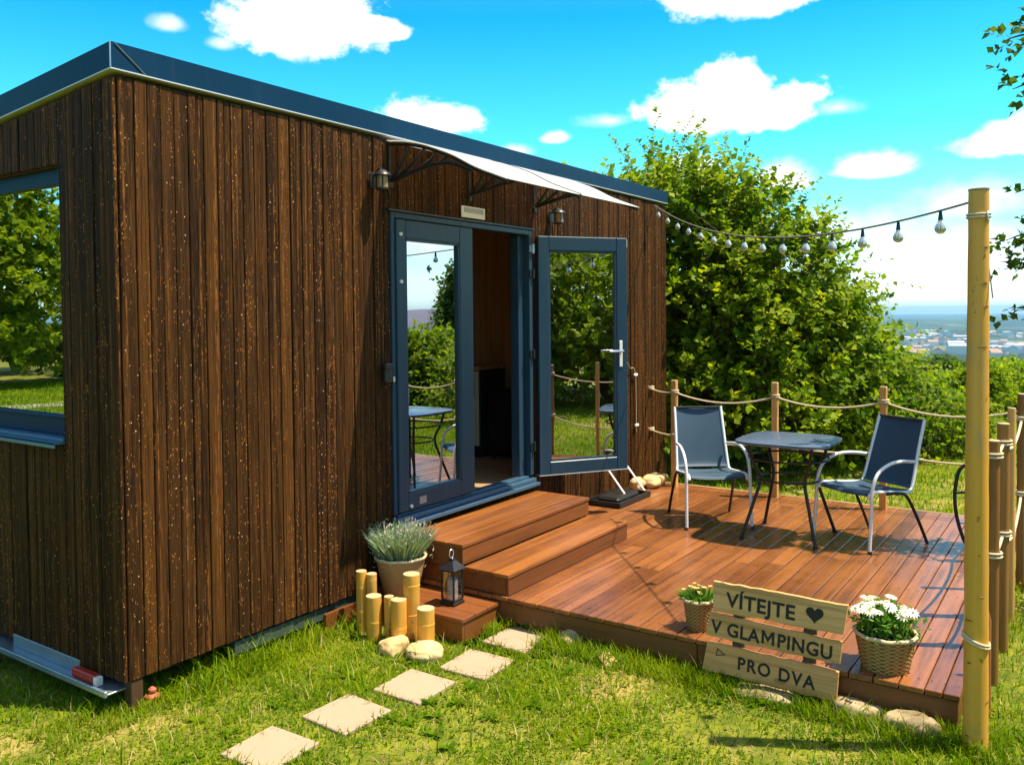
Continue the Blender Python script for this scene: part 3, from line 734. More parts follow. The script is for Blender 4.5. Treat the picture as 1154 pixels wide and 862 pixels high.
# a thin cord with pale tags hanging on the wall past the open door
o = thing('hanging_cord', 'thin cord with small pale tags hanging on the wall beside the open door', 'cord', (5.15, -.04, 1.45))
mb = MB(); mb.tube(bez([(5.02, -.045, 1.52), (5.10, -.05, 1.40), (5.17, -.05, 1.32), (5.17, -.05, .80)], 5), .005, 5)
mb.tube(bez([(5.17, -.05, 1.32), (5.28, -.05, 1.20), (5.40, -.05, 1.13), (5.42, -.05, .55)], 5), .003, 5); mb.build('cord', M['rope'], o)
for (a_, z_) in ((5.17, 1.31), (5.04, 1.13), (5.40, 1.12), (5.14, .84), (5.1, .70), (5.42, .62)):
    mb = MB(); mb.box((a_ - .035, -.062, z_ - .012), (a_ + .035, -.045, z_ + .012), None, .004); mb.build('tag', M['candle'], o)

# ---------------------------------------------------------------- deck and steps
ZD = .035; EX0, EX1, EY = 1.905, 5.62, -3.325
dk = thing('wooden_deck', 'low reddish brown board deck in front of the cabin', 'deck', (EX0, EY, G0))
mb = MB(); y = EY; ws = [.072, .074]
k = 0
while y < -.06:
    w = ws[k] if k < len(ws) else .1085; y1 = min(y + w, -.055)
    x = EX0 - .012
    while x < EX1:                                                # staggered butt joints
        x1 = min(x + random.uniform(.9, 2.6), EX1 + .01)
        if EX1 - x1 < .4: x1 = EX1 + .01
        dz = random.uniform(-.0012, .0012); mb.box((x + .001, y + .003, ZD - .026 + dz), (x1 - .001, y1 - .003, ZD + dz), random.random(), .003)
        x = x1
    y = y1; k += 1
    if y1 >= -.056: break
for q in range(9):
    xx = 2.0 + q * .45; yy = EY + .02
    while yy < -.1:
        mb.add([(xx + .004 * math.cos(w_ * math.pi / 3), yy + .004 * math.sin(w_ * math.pi / 3), ZD + .0022) for w_ in range(6)], [(0, 1, 2, 3, 4, 5)], .5, 1); yy += .0543
mb.build('deck_boards', [M['deck'], M['gun']], dk)
mb = MB(); mb.box((EX0 + .002, EY + .01, -.113), (EX0 + .03, -2.10, .004), None, .003); mb.box((EX0 + .002, -2.097, -.113), (EX0 + .03, -.06, .004), None, .003); mb.build('front_rim_board', M['fascia'], dk)
mb = MB(); mb.box((EX0 + .03, EY + .012, -.113), (EX1, EY + .04, .006), None, .003); mb.build('side_rim_board', M['riser'], dk)
mb = MB(); mb.box((EX1 - .03, EY + .04, -.113), (EX1, -.06, .006), None, .003); mb.box((EX1 + .012, EY + .0, -.01), (EX1 + .045, -.10, ZD + .002), None, .004); mb.build('far_rim_board', m_wood('pale far edging', (.40, .25, .13), (.46, .3, .16), 'y'), dk)
mb = MB()
for q in range(8): mb.box((2.1 + q * .45, EY + .045, -.10), (2.16 + q * .45, -.08, .006))
mb.build('joists', M['darkwood'], dk)
for a_, b_ in ((EX0 + .06, EY + .07), (EX0 + .06, -.15), (EX1 - .1, EY + .07), (EX1 - .1, -.15), (3.7, -1.7)):
    mb = MB(); mb.box((a_, b_, G0 - .02), (a_ + .08, b_ + .08, -.101)); mb.build('foot_block', M['darkwood'], dk)

sp = thing('wooden_steps', 'two orange brown wooden steps leading up to the cabin door', 'steps', (1.915, -.9, ZD))
def tread(x0, x1, y0, y1, z, n):
    mb = MB(); w = (y1 - y0) / n
    for q in range(n): mb.box((x0, y0 + q * w + .002, z - .024), (x1, y0 + (q + 1) * w - .002, z), random.random(), .003)
    return mb
tread(1.905, 3.535, -.563, -.055, .301, 4).build('tread', M['step'], sp)
tread(1.905, 3.512, -.908, -.568, .168, 3).build('tread', M['step'], sp)
mb = MB(); mb.box((1.915, -.555, .169), (3.528, -.535, .276), None, .002); mb.build('riser', M['riser'], sp)
mb = MB(); mb.box((1.915, -.90, ZD + .002), (3.502, -.88, .143), None, .002); mb.build('riser', M['riser'], sp)
for x0 in (1.915, 3.505):
    mb = MB(); mb.box((x0, -.534, .145), (x0 + .02, -.06, .276), None, .002); mb.box((x0, -.879, ZD + .002), (x0 + .0 + (.02 if x0 < 2 else -.005 + .0), -.06, .143)) if x0 < 2 else mb.box((x0 - .025, -.879, ZD + .002), (x0 - .005, -.06, .143))
    mb.build('side_panel', M['riser'], sp)
lp = thing('low_side_step', 'small low wooden platform beside the deck carrying the lavender pot and lantern', 'platform', (1.7, -.5, G0))
mb = MB()
for q in range(3): mb.box((1.53 + q * .124, -.845, -.024), (1.53 + (q + 1) * .124 - .002, -.03, 0), random.random(), .003)
mb.build('top', m_wood('reddish platform top', (.17, .05, .016), (.23, .075, .02), 'y', .34, .4), lp)
mb = MB(); mb.box((1.54, -.835, G0 + .001), (1.56, -.06, -.025), None, .002); mb.box((1.561, -.835, G0 + .001), (1.90, -.815, -.025), None, .002); mb.box((1.22, -.07, G0), (1.53, -.045, -.03)); mb.build('skirt', M['riser'], lp)

# ---------------------------------------------------------------- rope fence
def wood_post(x, y, top, rad_, label, mt='post', lean=(0, 0), base=None, n=16, square=False):
    b0 = hz(x, y) - .05 if base is None else base
    o = thing('rope_post', label, 'post', (x, y, b0), 0, 'posts holding the rope fence')
    mb = MB(); pts = []
    for q in range(7):
        u = q / 6; pts.append((x + lean[0] * u + random.uniform(-.002, .002), y + lean[1] * u, b0 + (top - b0) * u))
    if square:
        m3 = Matrix.Translation((x, y, 0)) @ Matrix.Rotation(random.uniform(-.08, .08), 4, 'Z'); mb.box((-rad_, -rad_, b0), (rad_, rad_, top), None, .004, m3); mb.build('shaft', M[mt], o)
        mb = MB(); mb.box((-rad_ + .003, -rad_ + .003, top + .0005), (rad_ - .003, rad_ - .003, top + .003), mat3=m3); mb.build('cut_top', M['cutwood'], o); return o
    mb.tube(pts, [rad_ * random.uniform(.97, 1.03) for _ in pts], n); mb.build('shaft', M[mt], o, 50)
    mb = MB(); mb.lathe([(rad_ * .98, 0), (rad_ * .9, .004), (0, .005)], (pts[-1][0], pts[-1][1], top), n); mb.build('cut_top', M['cutwood'], o)
    return o
FP = [(5.52, -.41, 1.07), (5.53, -1.39, 1.085), (5.53, -2.315, 1.085), (5.56, -3.38, 1.12)]
FL = ['square-cut pine rope post nearest the cabin corner', 'pine rope post standing behind the blue table', 'pine rope post behind the chair right of the table', 'corner post of the rope fence at the outer end of the deck']
for (x, y, zt_), lb in zip(FP, FL): wood_post(x, y, zt_, .027, lb, base=G0 - .05, square=True)
SPST = [(4.35, -3.40, 1.17, .026, 'tallest brown post of the right row behind the thick pole', 'brownpost'), (3.66, -3.39, 1.14, .022, 'thin pale post between the brown posts of the right row', 'post'),
        (3.10, -3.39, 1.11, .031, 'brown post with white cut top right of the thick pole', 'brownpost'), (2.60, -3.385, 1.08, .029, 'brown post closest behind the thick pole', 'brownpost')]
for (x, y, zt_, r_, lb, mt) in SPST: wood_post(x, y, zt_, r_, lb, mt, base=G0 - .05)
o = thing('short_stake', 'short reddish stake with rounded top right of the thick pole', 'stake', (2.2, -3.40, G0)); mb = MB(); mb.tube([(2.2, -3.40, G0 - .03), (2.2, -3.40, .30), (2.2, -3.40, .34)], [.016, .016, .006], 10); mb.build('shaft', m_plain('reddish stake', (.28, .10, .05), .4), o, True)
# ropes: sagging spans with a wrap round each post
def rope_line(nodes, z, sag, name, label, rr=.0085):
    mb = MB()
    for (a, b) in zip(nodes[:-1], nodes[1:]):
        A = Vector((a[0], a[1], z + (a[2] if len(a) > 2 else 0))); B = Vector((b[0], b[1], z + (b[2] if len(b) > 2 else 0))); pts = []
        ln = (B - A).length; s_ = sag * ln * ln
        for q in range(13):
            u = q / 12; p = A.lerp(B, u); p.z -= 4 * s_ * u * (1 - u); pts.append(p)
        mb.tube(pts, rr, 7)
    for a in nodes:
        for dz in (0, .018):
            ring = [(a[0] + .040 * math.cos(q * math.pi / 6), a[1] + .040 * math.sin(q * math.pi / 6), z + (a[2] if len(a) > 2 else 0) + dz) for q in range(13)]
            mb.tube(ring, rr * .8, 6, cap=False)
    o = mb.build(name, M['rope'], None, True); return tag(o, label, 'rope', 'ropes of the deck fence')
far_nodes = [(5.80, -.02)] + [(a, b) for a, b, c in FP]
rope_line(far_nodes, .955, .085, 'rope', 'upper natural rope sagging between the posts along the far deck edge')
rope_line(far_nodes, .53, .05, 'rope', 'lower natural rope along the far deck edge behind table and chairs')
side_nodes = [(5.56, -3.38), (4.35, -3.40), (3.10, -3.39), (2.60, -3.385)]
rope_line(side_nodes, 1.0, .06, 'rope', 'upper rope along the right deck edge behind the thick pole')
rope_line([(a[0], a[1]) for a in side_nodes], .50, .09, 'rope', 'lower rope along the right deck edge behind the thick pole')

# ---------------------------------------------------------------- tall pole and string lights
pl = thing('tall_pole', 'tall yellow peeled wooden pole carrying the string lights at the deck corner', 'pole', (1.807, -3.388, G0))
mb = MB(); pts = []; A = Vector((1.807, -3.392, G0 - .05)); B = Vector((1.76, -3.396, 2.232))
NP = 26; rs = []
for q in range(NP + 1):
    u = q / NP; p = A.lerp(B, u); p.x += .006 * math.sin(u * 9); pts.append(p); rs.append((.050 - .011 * u) * (1 + .02 * math.sin(q * 2.3)))
mb.tube(pts, rs, 20); shaft_mb = mb
mb = MB(); mb.lathe([(.040, -.006), (.041, 0), (0, .001)], (1.76, -3.396, 2.238), 20); mb.build('cut_top', M['cutwood'], pl)
mb = MB()
mb = shaft_mb
for q in range(15):                                               # knots and split branch stubs
    u = .06 + q * .061 + random.uniform(-.015, .015); p = A.lerp(B, u); a = R(195 + random.uniform(-60, 70)); r_ = .050 - .011 * u
    d = Vector((math.cos(a), math.sin(a), 0)); t_ = Vector((-d.y, d.x, 0)); w_ = random.uniform(.008, .02)
    c_ = p + d * (r_ - .001)
    mb.tube([c_ - t_ * w_ - Vector((0, 0, .003)) - d * .003, c_ + Vector((0, 0, random.uniform(-.004, .005))), c_ + t_ * w_ - d * .003], [.001, .0035, .001], 5, mi=1)
mb.build('shaft', [M['bamboo'], m_plain('dark knots', (.16, .075, .02), .6)], pl, 60)
mb = MB()
for zz, tl_ in ((2.12, 0), (.33, .02)):
    mb = MB(); u = (zz - A.z) / (B.z - A.z); p = A.lerp(B, u); r_ = .050 - .011 * u + .004
    for dz in (0, .012): mb.tube([(p.x + r_ * math.cos(q * math.pi / 8), p.y + r_ * math.sin(q * math.pi / 8), zz + dz + tl_ * math.sin(q * math.pi / 8)) for q in range(17)], .005, 6, cap=False)
    mb.build('binding', M['rope'], pl, True)
mb = MB(); p = A.lerp(B, .955); mb.tube([(p.x - .03 + .018 * math.cos(q * math.pi / 5), p.y - .034 - .003, p.z + .018 * math.sin(q * math.pi / 5)) for q in range(11)], .004, 6, cap=False)
mb.build('hook', M['steel'], pl, True)

A = Vector((5.87, -.045, 2.835)); B = Vector((1.765, -3.36, 2.185)); SAG = .23
def sp_(u): p = A.lerp(B, u); p.z -= 4 * SAG * u * (1 - u); return p
sl_ = thing('string_lights', 'string of clear bulbs hung from the cabin corner to the tall pole', 'string lights', tuple(B))
mb = MB(); mb.tube([sp_(q / 60) for q in range(61)], .0055, 6); mb.tube([B, B + Vector((.0, -.035, .03)), B + Vector((.03, -.06, -.02)), B + Vector((.02, -.07, -.25)), B + Vector((-.01, -.09, -.4))], .003, 5); mb.build('cord', m_plain('weathered cable', (.20, .17, .12), .6), sl_, True)
for q in range(15):
    u = .03 + q * .0665; p = sp_(u)
    mb = MB(); mb.tube([p, p - Vector((0, 0, .042))], [.006, .011], 8); sk = mb.build('socket', M['gun'], sl_, True)
    mb = MB(); sc_ = .92; mb.lathe([(.009, -.040), (.012, -.048), (.020, -.062), (.025, -.076), (.022, -.091), (.012, -.101), (0, -.104)], p, 14); mb.build('bulb', M['bulb'], sk, True)
    mb = MB(); mb.tube([p - Vector((0, 0, .05)), p - Vector((0, 0, .09))], .004, 5); mb.build('filament', m_plain('filament', (.5, .4, .25), .4), sk)

# ---------------------------------------------------------------- chairs and table
def make_chair(label, loc, rz):
    o = thing('garden_chair', label, 'chair', (0, 0, 0), 0, 'garden chairs on the deck')
    for s in (-1, 1):
        mb = MB(); mb.tube(bez([(s * .258, .285, .006), (s * .254, .262, .28), (s * .252, .252, .44), (s * .252, .20, .55), (s * .248, .08, .608), (s * .238, -.06, .618), (s * .215, -.21, .60)], 6), .0125, 10)
        mb.build('arm', M['silver'], o, True)
        mb = MB(); mb.tube(bez([(s * .198, -.345, .895), (s * .204, -.28, .70), (s * .215, -.20, .44), (s * .22, -.165, .395), (s * .23, -.10, .39), (s * .23, .14, .415), (s * .23, .235, .415), (s * .23, .262, .385)], 6), .0125, 10)
        mb.build('side_rail', M['silver'], o, True)
        mb = MB(); mb.tube(bez([(s * .245, .10, .40), (s * .248, -.02, .395), (s * .25, -.10, .36), (s * .255, -.20, .20), (s * .26, -.30, .006)], 6), .0115, 10)
        mb.build('rear_leg', M['gun'], o, True)
        mb = MB(); mb.tube([(s * .262, .285, 0), (s * .262, .285, .02)], .016, 10); mb.build('foot_cap', M['blackp'], o)
    for w_, y_, z_ in ((.25, .235, .395), (.24, -.02, .385), (.195, -.342, .890)):
        mb = MB(); mb.tube([(-w_, y_, z_), (w_, y_, z_)], .0095, 8); mb.build('cross_bar', M['gun'], o, True)
    def sheet(cv, sag):
        mb = MB(); vs = []; nu = 9; n = len(cv)
        for p in cv:
            for q in range(nu):
                u = q / (nu - 1) * 2 - 1; vs.append((u * (.214 if sag[1] else .192 + .018 * (1 - (p[2] - .41) / .5)), p[1] - sag[0] * (1 - u * u), p[2] - sag[1] * (1 - u * u)))
        k_ = len(vs); vs += [(a, b - .003, c - .003) for a, b, c in vs]
        fs = []
        for i in range(n - 1):
            for j in range(nu - 1):
                f_ = (i * nu + j, i * nu + j + 1, (i + 1) * nu + j + 1, (i + 1) * nu + j); fs.append(f_); fs.append(tuple(q + k_ for q in f_)[::-1])
        for j in range(nu - 1): fs.append((j, k_ + j, k_ + j + 1, j + 1)); e = (n - 1) * nu + j; fs.append((e, e + 1, k_ + e + 1, k_ + e))
        mb.add(vs, fs); return mb
    sheet(bez([(0, -.342, .890), (0, -.275, .69), (0, -.205, .46), (0, -.175, .41)], 5), (.018, 0)).build('back_sling', M['sling'], o, 60)
    sheet(bez([(0, -.17, .405), (0, -.08, .398), (0, .12, .415), (0, .235, .420), (0, .262, .40)], 5), (0, .014)).build('seat_sling', M['sling'], o, 60)
    o.location = loc; o.rotation_euler.z = rz
    return o
c1 = make_chair('silver and blue sling chair left of the table, facing the camera', (4.355, -1.215, ZD + .001), R(127.2))
c2 = copy_tree(c1); c2.location = (4.40, -2.43, ZD + .001); c2.rotation_euler.z = R(60.2); c2['label'] = 'silver and blue sling chair right of the table, turned towards it'

tb = thing('bistro_table', 'small square blue grey metal table with bowed dark legs between the chairs', 'table', (4.225, -1.895, ZD))
mb = MB(); ring = []
N = 56; hs = .345
for q in range(N):
    a = 2 * math.pi * q / N; c_, s_ = math.cos(a), math.sin(a); k = (abs(c_) ** 4.6 + abs(s_) ** 4.6) ** (-1 / 4.6); ring.append((4.225 + hs * k * c_, -1.895 + hs * k * s_))
vs = []
for sc_, zz in ((.0, .742), (.96, .742), (1, .737), (1, .719), (.975, .715)): vs += [(4.225 + (a - 4.225) * sc_, -1.895 + (b + 1.895) * sc_, ZD + zz) for a, b in ring]
fs = [(i * N + j, i * N + (j + 1) % N, (i + 1) * N + (j + 1) % N, (i + 1) * N + j) for i in range(4) for j in range(N)] + [tuple(4 * N + j for j in range(N))[::-1]]
mb.add(vs, fs); mb.build('top', M['tabtop'], tb, 40)
for sx in (-1, 1):
    for sy in (-1, 1):
        mb = MB(); cx, cy = 4.225, -1.895
        mb.tube(bez([(cx + sx * .235, cy + sy * .235, ZD + .714), (cx + sx * .205, cy + sy * .205, ZD + .58), (cx + sx * .165, cy + sy * .165, ZD + .44), (cx + sx * .205, cy + sy * .205, ZD + .26), (cx + sx * .275, cy + sy * .270, ZD + .012)], 6), .0125, 10)
        mb.tube([(cx + sx * .275, cy + sy * .270, ZD), (cx + sx * .275, cy + sy * .270, ZD + .02)], .018, 10)
        mb.build('leg', M['gun'], tb, True)
mb = MB()
for zz, r_ in ((.44, .225), (.60, .29)): mb.tube([(4.225 + r_ * math.cos(q * math.pi / 16), -1.895 + r_ * math.sin(q * math.pi / 16), ZD + zz) for q in range(33)], .008, 8, cap=False)
mb.build('ring', M['gun'], tb, True)
# dark folded chair standing behind the pole
fc = thing('folded_chair', 'folded dark metal garden chair standing on end behind the thick pole', 'chair', (4.68, -3.10, ZD))
for dx, dy in ((0, 0), (.16, -.12)):
    mb = MB(); mb.tube(bez([(4.63 + dx, -3.055 + dy, ZD + .008), (4.61 + dx, -3.03 + dy, ZD + .05), (4.60 + dx, -2.985 + dy, ZD + .22), (4.60 + dx, -2.975 + dy, ZD + .40), (4.61 + dx, -3.01 + dy, ZD + .56), (4.63 + dx, -3.10 + dy, ZD + .60), (4.66 + dx, -3.17 + dy, ZD + .60)], 6), .0125, 8); mb.build('frame', M['gun'], fc, True)
for u_, v_ in (((4.60, -2.98, ZD + .38), (4.76, -3.10, ZD + .38)), ((4.65, -3.17, ZD + .6), (4.82, -3.29, ZD + .6))):
    mb = MB(); mb.tube([u_, v_], .009, 8); mb.build('cross_bar', M['gun'], fc, True)
mb = MB(); mb.add([(4.64, -3.10, ZD + .12), (4.80, -3.22, ZD + .12), (4.83, -3.27, ZD + .58), (4.67, -3.15, ZD + .58), (4.645, -3.105, ZD + .12), (4.805, -3.225, ZD + .12), (4.835, -3.275, ZD + .58), (4.675, -3.155, ZD + .58)], [(0, 1, 2, 3), (7, 6, 5, 4), (0, 4, 5, 1), (1, 5, 6, 2), (2, 6, 7, 3), (3, 7, 4, 0)]); mb.build('sling', M['sling'], fc)

# black scraper tray with two pale rods by the wall, rock beside it
o = thing('boot_tray', 'black plastic boot tray with two pale rods leaning at the cabin wall', 'tray', (4.75, -.2, ZD))
mb = MB(); mb.box((4.33, -.42, ZD + .001), (4.95, -.08, ZD + .012), None, .004); mb.box((4.33, -.42, ZD + .012), (4.35, -.08, ZD + .05), None, .004); mb.box((4.93, -.42, ZD + .012), (4.95, -.08, ZD + .05)); mb.box((4.35, -.42, ZD + .012), (4.93, -.40, ZD + .05)); mb.box((4.35, -.10, ZD + .012), (4.93, -.08, ZD + .05)); mb.build('tray', M['blackp'], o)
mb = MB(); mb.box((4.42, -.36, ZD + .013), (4.85, -.14, ZD + .07), None, .02); mb.build('mat', M['black'], o)
for a_ in (4.62, 4.98):
    mb = MB(); mb.tube([(a_, -.36, ZD + .02), (a_ + .13, -.04, ZD + .30)], .009, 6); mb.build('rod', M['candle'], o)


def rock(x, y, z, sx, sy, sz, label, mt='rock', rz=0, group='stones around the deck'):
    import bmesh
    bm = bmesh.new(); bmesh.ops.create_icosphere(bm, subdivisions=4, radius=1)
    sd_ = Vector((random.uniform(0, 50),) * 3)
    from mathutils import noise as ns
    for v in bm.verts:
        d = v.co.copy(); k = 1 + .28 * ns.noise(d * 1.1 + sd_) + .10 * ns.noise(d * 3 + sd_) + .04 * ns.noise(d * 9 + sd_)
        d = Vector([math.copysign(abs(q) ** .75, q) for q in d]); v.co = Vector((d.x * sx * k, d.y * sy * k, d.z * sz * k))
    me = bpy.data.meshes.new('rock'); bm.to_mesh(me); bm.free(); me.materials.append(M[mt])
    me.polygons.foreach_set('use_smooth', [True] * len(me.polygons)); me.set_sharp_from_angle(angle=R(50))
    o = bpy.data.objects.new('rock', me); S.collection.objects.link(o); o.location = (x, y, z); o.rotation_euler.z = rz; return tag(o, label, 'rock', group)
rock(5.42, -.24, ZD + .055, .16, .10, .065, 'sandy yellow rock on the deck beside the cabin corner', 'brightrock')
rock(5.18, -.17, ZD + .05, .08, .07, .06, 'small pale stone between the boot tray and the sandy rock', 'brightrock')
rock(1.27, -.56, G0 + .02, .09, .07, .055, 'pale stone at the foot of the bamboo stumps, left one', 'brightrock')
rock(1.30, -.76, G0 + .02, .10, .10, .055, 'rounded pale stone in front of the bamboo stumps, right one', 'brightrock', .5)
rock(1.37, -.70, G0 + .02, .06, .055, .04, 'small brown stone between the two pale stones by the bamboo', 'rock', .5)
rock(1.84, -2.50, G0 - .01, .09, .17, .055, 'flat tan stone under the welcome sign', 'rock', .1)
rock(1.83, -3.14, G0 + .0, .07, .12, .085, 'broken tan stone under the deck corner by the pole', 'rock', .1)
rock(1.86, -2.90, G0 + .0, .07, .12, .07, 'dark stone under the deck rim below the daisy basket', 'rock', .3)
rock(1.93, -1.33, G0 + .01, .08, .08, .06, 'round brown stone beside the farthest stepping slab', 'rock', .3)
rock(1.80, -1.62, G0 + .0, .10, .045, .03, 'low pale stone in the grass along the deck rim', 'brightrock', .8)
o = thing('clay_shard', 'small orange red clay block by the corner leg of the house', 'brick', (.13, .0, G0))
mb = MB(); mb.box((.10, -.03, G0), (.165, .03, G0 + .045), None, .012); mb.box((.115, -.02, G0 + .046), (.15, .02, G0 + .075), None, .01); mb.build('block', M['brick'], o)

# stepping slabs
SLB = [((.135, -.86), 'nearest stepping slab, at the bottom edge of the lawn'), ((.555, -.905), 'second sandstone slab from the front'), ((.96, -.975), 'middle one of the five sandstone slabs'),
       ((1.352, -1.08), 'fourth sandstone slab, just before the platform'), ((1.765, -1.065), 'farthest sandstone slab beside the deck rim')]
for k, ((x, y), lb) in enumerate(SLB):
    m3 = Matrix.Translation((x, y, 0)) @ Matrix.Rotation(R([2, -3, 1, 2, -1][k]), 4, 'Z'); s_ = .148
    mb = MB(); mb.box((-s_, -s_, G0 - .01), (s_, s_, G0 + .016), None, .004, m3); o = mb.build('stepping_slab', M['slab']); tag(o, lb, 'paving slab', 'stepping slabs in the lawn')

# bamboo stumps
BB = [(1.395, -.190, .056, .205), (1.425, -.245, .054, .190), (1.335, -.345, .080, .100), (1.380, -.425, .052, .098), (1.440, -.545, .086, .235), (1.345, -.530, .080, .110), (1.405, -.680, .088, .070)]
BL = ['leftmost bamboo stump by the house wall, nearly the tallest', 'thinner bamboo stump right behind the leftmost one', 'thick mid-height bamboo stump under the lavender pot', 'thin mid-height bamboo stump beside the thick one', 'tallest bamboo stump, standing at the middle of the row', 'bamboo stump in front of the tallest one', 'shortest bamboo stump at the right end of the row']
for (x, y, dia, top), lb in zip(BB, BL):
    o = thing('bamboo_stump', lb, 'bamboo stump', (x, y, G0), 0, 'bamboo stumps beside the platform'); r_ = dia / 2 * 1.14
    mb = MB(); prof_ = [(r_, -.03)]; zz = .0; hgt_ = top - G0; nd = random.uniform(.10, .16)
    while nd < hgt_ - .03: prof_ += [(r_, nd - .006), (r_ * 1.025, nd), (r_ * .985, nd + .004), (r_, nd + .010)]; nd += random.uniform(.14, .2)
    prof_ += [(r_, hgt_), (r_ * .80, hgt_ + .001), (r_ * .78, hgt_ - .004), (0, hgt_ - .004)]
    mb.lathe(prof_, (x, y, G0), 18); mb.build('cane', M['bamboo'], o, 35)
    mb = MB(); mb.lathe([(r_ * 1.0, 0), (r_ * .98, .004), (r_ * .3, .003), (0, .002)], (x, y, top), 18); mb.build('cut_rim', M['cutwood'], o)

# lantern
x, y, z = 1.72, -.625, .0
ln_ = o = thing('lantern', 'small black metal lantern with a white candle on the low wooden platform', 'lantern', (x, y, z))
mb = MB(); mb.box((x - .07, y - .07, z + .001), (x + .07, y + .07, z + .02), None, .005); mb.box((x - .06, y - .06, z + .02), (x + .06, y + .06, z + .032), None, .003); mb.build('base', M['black'], o)
mb = MB()
for sx in (-1, 1):
    for sy in (-1, 1): mb.box((x + sx * .058 - .006, y + sy * .058 - .006, z + .032), (x + sx * .058 + .006, y + sy * .058 + .006, z + .20))
mb.box((x - .066, y - .066, z + .20), (x + .066, y + .066, z + .212), None, .003); mb.build('frame', M['black'], o)
mb = MB()
for q in range(4):
    m3 = Matrix.Translation((x, y, z)) @ Matrix.Rotation(q * math.pi / 2, 4, 'Z'); mb.box((.055, -.05, .034), (.057, .05, .198), mat3=m3)
mb.build('glass', M['glassl'], o)
mb = MB(); vs = [(x + a * .078, y + b * .078, z + .213) for a, b in ((-1, -1), (1, -1), (1, 1), (-1, 1))] + [(x + a * .02, y + b * .02, z + .262) for a, b in ((-1, -1), (1, -1), (1, 1), (-1, 1))]
mb.add(vs, [(3, 2, 1, 0), (0, 1, 5, 4), (1, 2, 6, 5), (2, 3, 7, 6), (3, 0, 4, 7), (4, 5, 6, 7)]); mb.box((x - .02, y - .02, z + .262), (x + .02, y + .02, z + .275), None, .003); mb.build('roof', M['gun'], o)
mb = MB(); mb.tube([(x + .026 * math.sin(q * math.pi / 8), y + .006, z + .30 - .026 * math.cos(q * math.pi / 8)) for q in range(17)], .0035, 6, cap=False); mb.build('ring', M['steel'], o, True)
mb = MB(); mb.lathe([(.044, .032), (.044, .15), (.038, .153), (0, .147)], (x, y, z), 20); cdn = mb.build('candle', M['candle'], o, 40)
mb = MB(); mb.tube([(x, y, z + .146), (x + .002, y, z + .165)], .0015, 5); mb.build('wick', M['black'], cdn)
ln_.scale = (.76, .76, 1.0)


# ---------------------------------------------------------------- leaves
def leaf_arrays(P, Dr, Nr, ln, wd, fold=.25):
    """pointed folded leaves: base points P, directions Dr, normals Nr; two quads each"""
    n = len(P); W_ = np.cross(Dr, Nr); W_ /= np.linalg.norm(W_, axis=1, keepdims=True) + 1e-9; Nr = np.cross(W_, Dr)
    ln = ln[:, None]; wd = wd[:, None]
    a = P; b = P + Dr * ln * .45 + W_ * wd + Nr * wd * fold; c_ = P + Dr * ln - Nr * ln * .12; d = P + Dr * ln * .45 - W_ * wd + Nr * wd * fold; mid = P + Dr * ln * .5
    V_ = np.stack([a, b, c_, d, mid], 1).reshape(-1, 3); o_ = np.arange(n)[:, None] * 5
    F_ = np.concatenate([o_ + np.array([[0, 4, 1, 1]]), ], 0) if 0 else np.concatenate([np.hstack([o_, o_ + 1, o_ + 4]), np.hstack([o_ + 1, o_ + 2, o_ + 4]), np.hstack([o_ + 2, o_ + 3, o_ + 4]), np.hstack([o_ + 3, o_, o_ + 4])], 0)
    return V_, F_


def unit(v): return v / (np.linalg.norm(v, axis=-1, keepdims=True) + 1e-9)


